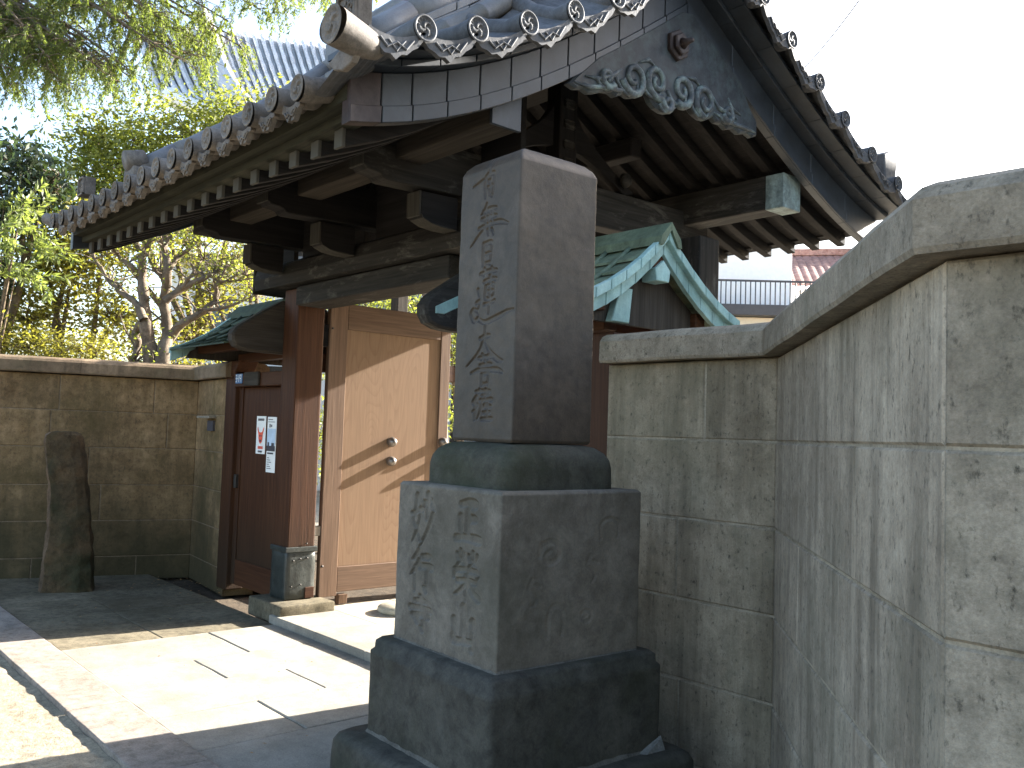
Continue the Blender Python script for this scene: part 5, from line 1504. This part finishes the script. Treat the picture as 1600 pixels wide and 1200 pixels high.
def cedar():
    base = gpos(-150, 15.5)
    r_ = random.Random(5)
    starts = []
    limbs = []
    top = Vector((base[0], base[1], 11.5))
    trunk = tube_geo([Vector(base) - Vector((0, 0, .1)), Vector((base[0], base[1], 5)), top], [.24, .19, .1], 10, False)
    # limbs sweeping across the top of the view; twigs hang from them
    low = lambda x: np.interp(x, [-60, 0, 100, 200, 260, 330, 400, 450, 520, 600], [150, 150, 140, 150, 110, 95, 70, 20, -20, -60])
    ends = []
    for k in range(38):
        ex = -50 + 620 * (k + r_.uniform(0, 1)) / 38
        ends.append((ex, low(ex) - abs(r_.gauss(0, 55)) - 5, r_.uniform(12.2, 14.5)))
    for ex, ey, ed in ends:
        px, py, d_ = -150, ey - 60 - .25 * (ex + 150), 15.5
        py = max(py, -330)
        a, b_ = sight(px, py, d_), sight(ex, ey, ed)
        mid = a.lerp(b_, .5) + Vector((0, 0, .45))
        ctrl = [a, a.lerp(mid, .5) + Vector((0, 0, .1)), mid, mid.lerp(b_, .55) + Vector((0, 0, .08)), b_]
        limbs.append(tube_geo(ctrl, [.07, .05, .035, .022, .01], 6, False))
        for k in range(46):
            t = r_.uniform(.25, 1) ** .8 * (len(ctrl) - 1); i = min(int(t), len(ctrl) - 2)
            p = ctrl[i].lerp(ctrl[i + 1], t - i)
            ax = (b_ - a).normalized()
            sd = Vector((r_.gauss(0, 1), r_.gauss(0, 1), r_.gauss(0, .3)))
            # secondary twig
            e = p + (ax * .5 + sd * .5).normalized() * r_.uniform(.15, .6)
            limbs.append(tube_geo([p, p.lerp(e, .5) + Vector((0, 0, .04)), e], [.008, .005, .003], 4, False))
            for m in range(2):
                starts.append((p.lerp(e, r_.uniform(.4, 1)), (sd.x * .5, sd.y * .5, -.55)))
    t, parts, VV = sprays("cedar_tree", "tall cedar whose feathery drooping branches hang across the top left", starts, None, 6, .40, 44, .06, .9, base=base)
    V, F = merge([trunk] + limbs + parts)
    mesh_obj("trunk", V, F, MT['bark'], t, True)
    VV = np.array(VV); quads_obj("crown", VV, np.arange(len(VV)).reshape(-1, 4), MT['leaf_cedar'], t)
cedar()

def spray_bush():
    base = gpos(-30, 10.4)
    r_ = random.Random(9)
    starts = []; limbs = []
    root = Vector(base)
    for k in range(60):
        e = sight(r_.uniform(-70, 62), r_.uniform(320, 440), r_.uniform(10.1, 10.8))
        if k < 14:
            limbs.append(tube_geo([root, root.lerp(e, .5) + Vector((0, 0, .5)), e], [.03, .02, .006], 5, False))
        starts.append((e, (r2.x * r_.uniform(.1, 1) + r_.gauss(0, .3), r2.y * r_.uniform(.1, 1) + r_.gauss(0, .3), r_.uniform(-.3, .6))))
    t, parts, VV = sprays("podocarpus_tree", "small tree with pale green needle sprays at the left edge over the wall", starts, None, 10, .38, 40, .11, .6, base=base)
    V, F = merge(limbs + parts)
    mesh_obj("trunk", V, F, MT['bark'], t, True)
    VV = np.array(VV); quads_obj("crown", VV, np.arange(len(VV)).reshape(-1, 4), MT['leaf_spray'], t)
spray_bush()

# heavily pruned pale-barked tree in front of the foliage
def pruned_tree():
    D = 10.2
    t = thing("pruned_tree", gpos(240, D), "pruned tree with pale knobbly branching trunk behind the left wall", "tree")
    def S_(x, y, dd=0): return sight(x, y, D + dd)
    limbs = [
        ([(240, 700), (238, 560), (228, 505), (222, 440), (225, 395)], [.11, .095, .07, .055, .04]),
        ([(246, 700), (256, 560), (262, 520), (258, 470), (262, 420), (255, 380), (262, 330)], [.1, .09, .06, .055, .05, .04, .022]),
        ([(252, 540), (285, 505), (320, 485), (335, 470), (340, 440), (352, 420)], [.06, .05, .035, .03, .022, .012]),
        ([(258, 470), (285, 450), (320, 435), (345, 420), (370, 405)], [.045, .04, .03, .02, .01]),
        ([(222, 505), (212, 520), (214, 545), (206, 570)], [.05, .045, .04, .035]),
        ([(225, 500), (210, 470), (185, 455), (165, 430), (148, 405), (140, 380)], [.05, .035, .026, .022, .018, .01]),
        ([(222, 440), (205, 415), (185, 400), (175, 385)], [.045, .03, .022, .012]),
        ([(225, 395), (210, 380), (190, 372), (178, 360)], [.035, .025, .016, .008]),
        ([(225, 395), (236, 370), (240, 345)], [.03, .02, .01]),
        ([(262, 420), (280, 400), (300, 385), (308, 365)], [.035, .026, .018, .009]),
        ([(258, 380), (275, 365), (285, 345)], [.028, .018, .01]),
        ([(320, 485), (350, 482), (380, 470), (400, 462)], [.025, .018, .012, .007]),
        ([(262, 440), (240, 420), (232, 400)], [.03, .022, .012]),
        ([(285, 450), (300, 425), (318, 405), (322, 385)], [.025, .018, .012, .007]),
        ([(340, 440), (365, 440), (385, 430)], [.018, .012, .006]),
    ]
    rr_ = random.Random(3); parts = []; tips = []
    for pts, rad in limbs:
        P = [S_(x, y, rr_.uniform(-.12, .12)) for x, y in pts]
        # densify with jitter for knobbly bark
        pp, rd = [], []
        for i in range(len(P) - 1):
            for k in range(4):
                f = k / 4
                pp.append(P[i].lerp(P[i + 1], f) + Vector((rr_.gauss(0, .008), rr_.gauss(0, .008), 0)))
                rd.append((rad[i] * (1 - f) + rad[i + 1] * f) * rr_.uniform(.9, 1.14))
        pp.append(P[-1]); rd.append(rad[-1])
        parts.append(tube_geo(pp, rd, 8, False))
        for k in range(len(pp) // 2):
            i = rr_.randrange(2, len(pp)); p = pp[i]
            e = p + Vector((rr_.gauss(0, .22), rr_.gauss(0, .22), abs(rr_.gauss(.16, .16))))
            r0 = min(.014, rd[i] * .5)
            mid = p.lerp(e, .5) + Vector((rr_.gauss(0, .04), rr_.gauss(0, .04), .03))
            parts.append(tube_geo([p, mid, e], [r0, r0 * .7, r0 * .35], 5, False))
            tips.append(tuple(e))
        for p, q in ((P[-1], 9), (P[-2], 5)):
            for k in range(q):
                e = p + Vector((rr_.gauss(0, .18), rr_.gauss(0, .18), abs(rr_.gauss(.08, .16))))
                parts.append(tube_geo([p, p.lerp(e, .5) + Vector((rr_.gauss(0, .02), 0, .02)), e], [.007, .005, .003], 4, False))
                tips.append(tuple(e)); tips.append(tuple(p.lerp(e, .6)))
    V, F = merge(parts)
    mesh_obj("trunk", V, F, MT['bark_pale'], t, True)
    V, F = leaves_np(tips, (.07, .07, .06), 7, .05, .5, .1)
    quads_obj("crown", V, F, MT['leaf_bright'], t)
pruned_tree()

# hedge and shrubs seen through the gateway
bush_tree("hedge_shrub", 650, 13.0, "green shrub in the court seen over the open door", 21,
          [(570, 470, .5, .5, .22, 60), (640, 478, .5, .5, .25, 60), (510, 560, .35, .4, .5, 60), (508, 680, .35, .4, .6, 70)], MT['leaf_bright'], MT['bark'], .06, 15, .12, .05)
bush_tree("hedge_shrub", 735, 12.0, "green shrub glimpsed between the open door and the monument", 22,
          [(715, 600, .28, .4, .8, 90), (730, 520, .3, .4, .4, 60), (700, 470, .35, .4, .25, 40)], MT['leaf_bright'], MT['bark'], .055, 16, .12, .05)
tk = thing("court_tree", gpos(668, 11.5), "pale bare tree trunk seen over the door through the gateway", "tree")
V, F = merge([tube_geo([sight(690, 760, 11.5), sight(680, 560, 11.5), sight(674, 470, 11.5), sight(660, 440, 11.6), sight(640, 380, 11.8)], [.12, .11, .09, .085, .06], 9, False),
              tube_geo([sight(674, 470, 11.5), sight(690, 430, 11.5), sight(720, 380, 11.5)], [.06, .05, .03], 8, False)])
mesh_obj("trunk", V, F, MT['bark_pale'], tk, True)
pc = thing("court_post", gpos(619, 10.5), "square weathered wooden post in the court behind the door", "post")
p_ = gpos(619, 10.5)
box("shaft", p_[0] - .075, p_[0] + .075, p_[1] - .075, p_[1] + .075, .02, 3.4, MT['brown_z'], pc, .008)
box("top_cap", p_[0] - .1, p_[0] + .1, p_[1] - .1, p_[1] + .1, 3.4, 3.46, MT['dark_copper'], pc, .008)

# round stone basin standing on the lit court floor behind the door
def lathe(name, c, prof, mat, parent=None, n=24):
    V = []; F = []
    for r_, z in prof:
        for k in range(n):
            a = 2 * math.pi * k / n; V.append((c[0] + r_ * math.cos(a), c[1] + r_ * math.sin(a), c[2] + z))
    for j in range(len(prof) - 1):
        for k in range(n):
            a, b_ = j * n + k, j * n + (k + 1) % n; F.append([a, b_, b_ + n, a + n])
    F.append([k for k in range(n)][::-1]); F.append([(len(prof) - 1) * n + k for k in range(n)])
    return mesh_obj(name, V, F, mat, parent, True)
o = lathe("stone_disc", (-5.98, 4.12, .052), [(.17, 0), (.19, .015), (.19, .04), (.175, .055)], MT['pottery'])
tag(o, "low round pale stone disc on the floor under the open door", "stone")

# ------------------------------------------------------------------ BUILDINGS BEHIND
def frame(o, e1):
    o = Vector(o); e = Vector((e1[0], e1[1], 0)).normalized(); n_ = Vector((e.y, -e.x, 0))
    return lambda v: o + e * v[0] + n_ * v[1] + Vector((0, 0, v[2]))
def fbox(name, fr, a, b_, c, d, e, f, mat, parent, bevel=.01): return box(name, a, b_, c, d, e, f, mat, parent, bevel, xf=fr)

# white apartment house with balcony, right background (x along the facade, y towards the viewer)
hb = thing("apartment_house", (-11.5, 18, 0), "white apartment house with a railed balcony behind the right side gate", "house")
fr = frame((-12.9, 15.4, 0), (.70, .72))
fbox("wall", fr, -2.0, 3.2, -5.0, -.9, 0, 6.6, MT['white'], hb)
fbox("wall", fr, -2.0, .95, -.88, -.3, 0, 6.9, MT['grey_wall'], hb)
fbox("balcony_slab", fr, .3, 6.4, -.85, .1, 4.28, 4.52, MT['dark_metal'], hb)
fbox("soffit_wall", fr, .3, 6.4, -.89, -.2, 0, 4.27, MT['cream'], hb)
rl = fbox("top_rail", fr, .3, 6.4, .02, .07, 5.03, 5.07, MT['dark_metal'], hb, .004)
bar0 = None
for k in range(56):
    x = .34 + k * .108
    if bar0 is None:
        bar0 = fbox("baluster", fr, x - .012, x + .012, .035, .06, 4.52, 5.03, MT['dark_metal'], hb, .002); b0l = WL[bar0.name].copy(); x00 = x
    else:
        e = Vector((.70, .72, 0)).normalized()
        inst("baluster", bar0, b0l + e * (x - x00), hb)
# tiled house behind it
ht = thing("tiled_house", (-9.5, 24, 0), "distant house with a reddish tiled roof beyond the balcony", "house")
fr2 = frame((-13.3, 21.4, 0), (.80, .60))
fbox("wall", fr2, .3, 6.6, -5, -.4, 0, 5.7, MT['white'], ht)
rfo = bpy.data.objects.new("roof", None); link(rfo, ht, fr2((5, -2, 6.3)))
for k in range(13):
    V = []; F = []; n = 128
    for row, (dy, dz_) in enumerate(((0, -.03), (0, 0), (-.28, .118))):
        for i in range(n + 1):
            w_ = .03 * abs(math.sin(math.pi * i / 4))
            V.append(tuple(fr2((i * .055, .2 - k * .265 + dy, 5.72 + k * .115 + dz_ + w_))))
    for row in range(2):
        for i in range(n):
            q = row * (n + 1) + i; F.append([q, q + 1, q + n + 2, q + n + 1])
    mesh_obj("tile_course", V, F, MT['red_tile'], rfo)
fbox("ridge", fr2, -.05, 7.2, -3.4, -3.1, 7.2, 7.4, MT['red_tile'], ht)

# temple hall roof behind the trees: curved tiled slopes with a thick hip ridge
def hall():
    t = thing("temple_hall", (-21.0, 12.0, 0), "temple hall with pale grey curved tiled roof behind the gate roof", "building")
    A, B = sight(325, 45, 24), sight(660, 95, 24)         # upper edge
    C_, D_ = sight(415, 205, 20), sight(720, 255, 20)     # eave
    def pt(u, v):                                          # u along, v down the slope, sagging
        p = A.lerp(B, u); q = C_.lerp(D_, u)
        r_ = p.lerp(q, v); r_.z -= .55 * math.sin(math.pi * v) * .8
        return r_
    rows = 26
    rf_ = bpy.data.objects.new("roof", None); link(rf_, t, pt(.5, .5))
    nrm = (B - A).cross(C_ - A).normalized()
    if nrm.z < 0: nrm = -nrm
    for i in range(rows):
        u0 = (i + .5) / rows
        pts = [pt(u0, v) + nrm * (.03 + .02 * (k % 2)) for k, v in enumerate(np.linspace(0, 1, 22))]
        V, F = tube_geo(pts, [.058 if k % 2 else .05 for k in range(22)], 7, True)
        mesh_obj("round_tile_row", V, F, MT['hall_tile'], rf_, False)
        V = []; F = []
        for k, v in enumerate(np.linspace(0, 1, 12)):
            for u_, dz in ((i / rows, 0), (u0, -.05), ((i + 1) / rows, 0)): V.append(tuple(pt(u_, v) + nrm * dz))
        for k in range(11):
            for m in range(2): a = k * 3 + m; F.append([a, a + 1, a + 4, a + 3])
        mesh_obj("pan_tile_row", V, F, MT['hall_pan'], rf_, False)
    # hip ridge along the left edge of the slope
    pts = [pt(-.015, v) + nrm * .18 for v in np.linspace(-.02, 1.02, 12)]
    V, F = tube_geo(pts, [.24] * 11 + [.3], 8, True); mesh_obj("hip_ridge", V, F, MT['hall_tile'], t, False)
    pts = [pt(-.015, v) + nrm * .42 for v in np.linspace(-.02, 1.0, 12)]
    V, F = tube_geo(pts, .11, 8, True); mesh_obj("hip_ridge_cover", V, F, MT['hall_tile'], t, True)
    # side slope left of the hip
    E_, G_ = sight(215, 60, 25.5), sight(275, 172, 22.5)
    def pt2(u, v):
        r_ = A.lerp(E_, u).lerp(C_.lerp(G_, u), v); r_.z -= .4 * math.sin(math.pi * v); return r_
    n2 = (E_ - A).cross(C_ - A).normalized()
    if n2.z < 0: n2 = -n2
    for i in range(9):
        u0 = (i + .5) / 9
        V, F = tube_geo([pt2(u0, v) + n2 * .04 for v in np.linspace(0, 1, 12)], .08, 6, True)
        mesh_obj("round_tile_row", V, F, MT['hall_tile'], rf_, False)
        V = []; F = []
        for v in np.linspace(0, 1, 10):
            for u_ in (i / 9, (i + 1) / 9): V.append(tuple(pt2(u_, v)))
        for k in range(9): F.append([2 * k, 2 * k + 1, 2 * k + 3, 2 * k + 2])
        mesh_obj("pan_tile_row", V, F, MT['blue_tile'], rf_, False)
    pts = [C_.lerp(G_, u) + Vector((0, 0, .1 + .5 * (u - .4) ** 2)) for u in np.linspace(0, 1.1, 10)]
    V, F = tube_geo(pts, .2, 8, True); mesh_obj("eave_ridge", V, F, MT['white'], t, False)
    # body of the hall below the eaves
    cx, cy2 = -19.6, 11.2
    e = (D_ - C_); e.z = 0; e.normalize()
    frh = frame((C_.x, C_.y, 0) , (e.x, e.y))
    fbox("wall", frh, .6, 8.5, -6.0, -1.2, 0, min(C_.z, D_.z) - .3, MT['white'], t)
    for k in range(5):
        fbox("pillar", frh, .5 + k * 1.9, .72 + k * 1.9, -1.2, -.98, 0, min(C_.z, D_.z) - .3, MT['brown_z'], t, .02)
hall()
# small roof glimpsed over the door
so = thing("outbuilding", gpos(585, 17), "low outbuilding with blue-grey tiles seen over the open door", "building")
rb = bpy.data.objects.new("roof", None); link(rb, so, sight(585, 470, 17))
for i in range(9):
    a, b_ = sight(540 + i * 13, 444, 18), sight(552 + i * 13, 500, 16.5)
    V, F = tube_geo([a.lerp(b_, k / 9) + Vector((0, 0, .02 * (k % 2))) for k in range(10)], .07, 6, True)
    mesh_obj("round_tile_row", V, F, MT['blue_tile'], rb, False)
V = [tuple(sight(*q)) for q in ((535, 446, 18.05), (655, 446, 18.05), (668, 503, 16.55), (546, 503, 16.55))]
mesh_obj("roof_deck", V, [[0, 1, 2, 3]], MT['blue_tile'], so)
q0, q1 = sight(560, 500, 17), sight(640, 500, 17)
fo = frame((q0.x, q0.y, 0), (q1.x - q0.x, q1.y - q0.y))
fbox("wall", fo, 0, 1.0, -2, -.2, 0, q0.z - .1, MT['cream'], so)
# pale house glimpsed between the branches on the left
hl = thing("pale_house", gpos(300, 19), "pale house wall glimpsed between branches over the left wall", "house")
q0, q1 = sight(265, 500, 19), sight(460, 500, 19)
fl = frame((q0.x, q0.y, 0), (q1.x - q0.x, q1.y - q0.y))
Lh = (Vector((q1.x, q1.y, 0)) - Vector((q0.x, q0.y, 0))).length
fbox("wall", fl, 0, Lh, -3, 0, 0, 4.9, MT['white'], hl)
fbox("roof", fl, -.2, Lh + .2, -3.2, .3, 4.9, 5.05, MT['blue_tile'], hl)
w = fbox("window", fl, .5, 1.3, -.01, .03, 3.2, 4.2, MT['dark_metal'], hl, .004)
fbox("pane", fl, .56, 1.24, .031, .036, 3.26, 4.14, MT['glass'], w, 0)
fbox("lower_eave", fl, -.1, Lh + .1, .0, .7, 2.55, 2.7, MT['brown_x'], hl)
# unseen house added right of the gate court to shade monument and side gable
hn = thing("added_shade_house", (1.2, 11, 0), "unseen cream house added right of the gate court to block the sun", "house")
box("wall", -2.6, 3.5, 8.2, 10.5, 0, 5.15, MT['cream'], hn, .02)
prism("roof", [(-2.66, 5.15), (3.7, 5.15), (3.6, 5.3), (-2.64, 5.3)], 1, 8.0, 10.8, MT['blue_tile'], hn, .02)
for x in (-1.2, 1.2):
    w = box("window", x, x + 1.1, 8.17, 8.21, 3.3, 4.7, MT['dark_metal'], hn, .004)
    box("pane", x + .06, x + 1.04, 8.16, 8.175, 3.36, 4.64, MT['glass'], w, 0)
# overhead wire
a, b_ = sight(1400, -80, 13), sight(1180, 165, 22)
pw = [a.lerp(b_, t) - Vector((0, 0, .35 * math.sin(math.pi * t))) for t in np.linspace(0, 1, 14)]
o = tube("overhead_wire", pw, .012, MT['dark_metal'], None, 5)
tag(o, "thin overhead wire crossing the white sky above the roof", "wire")
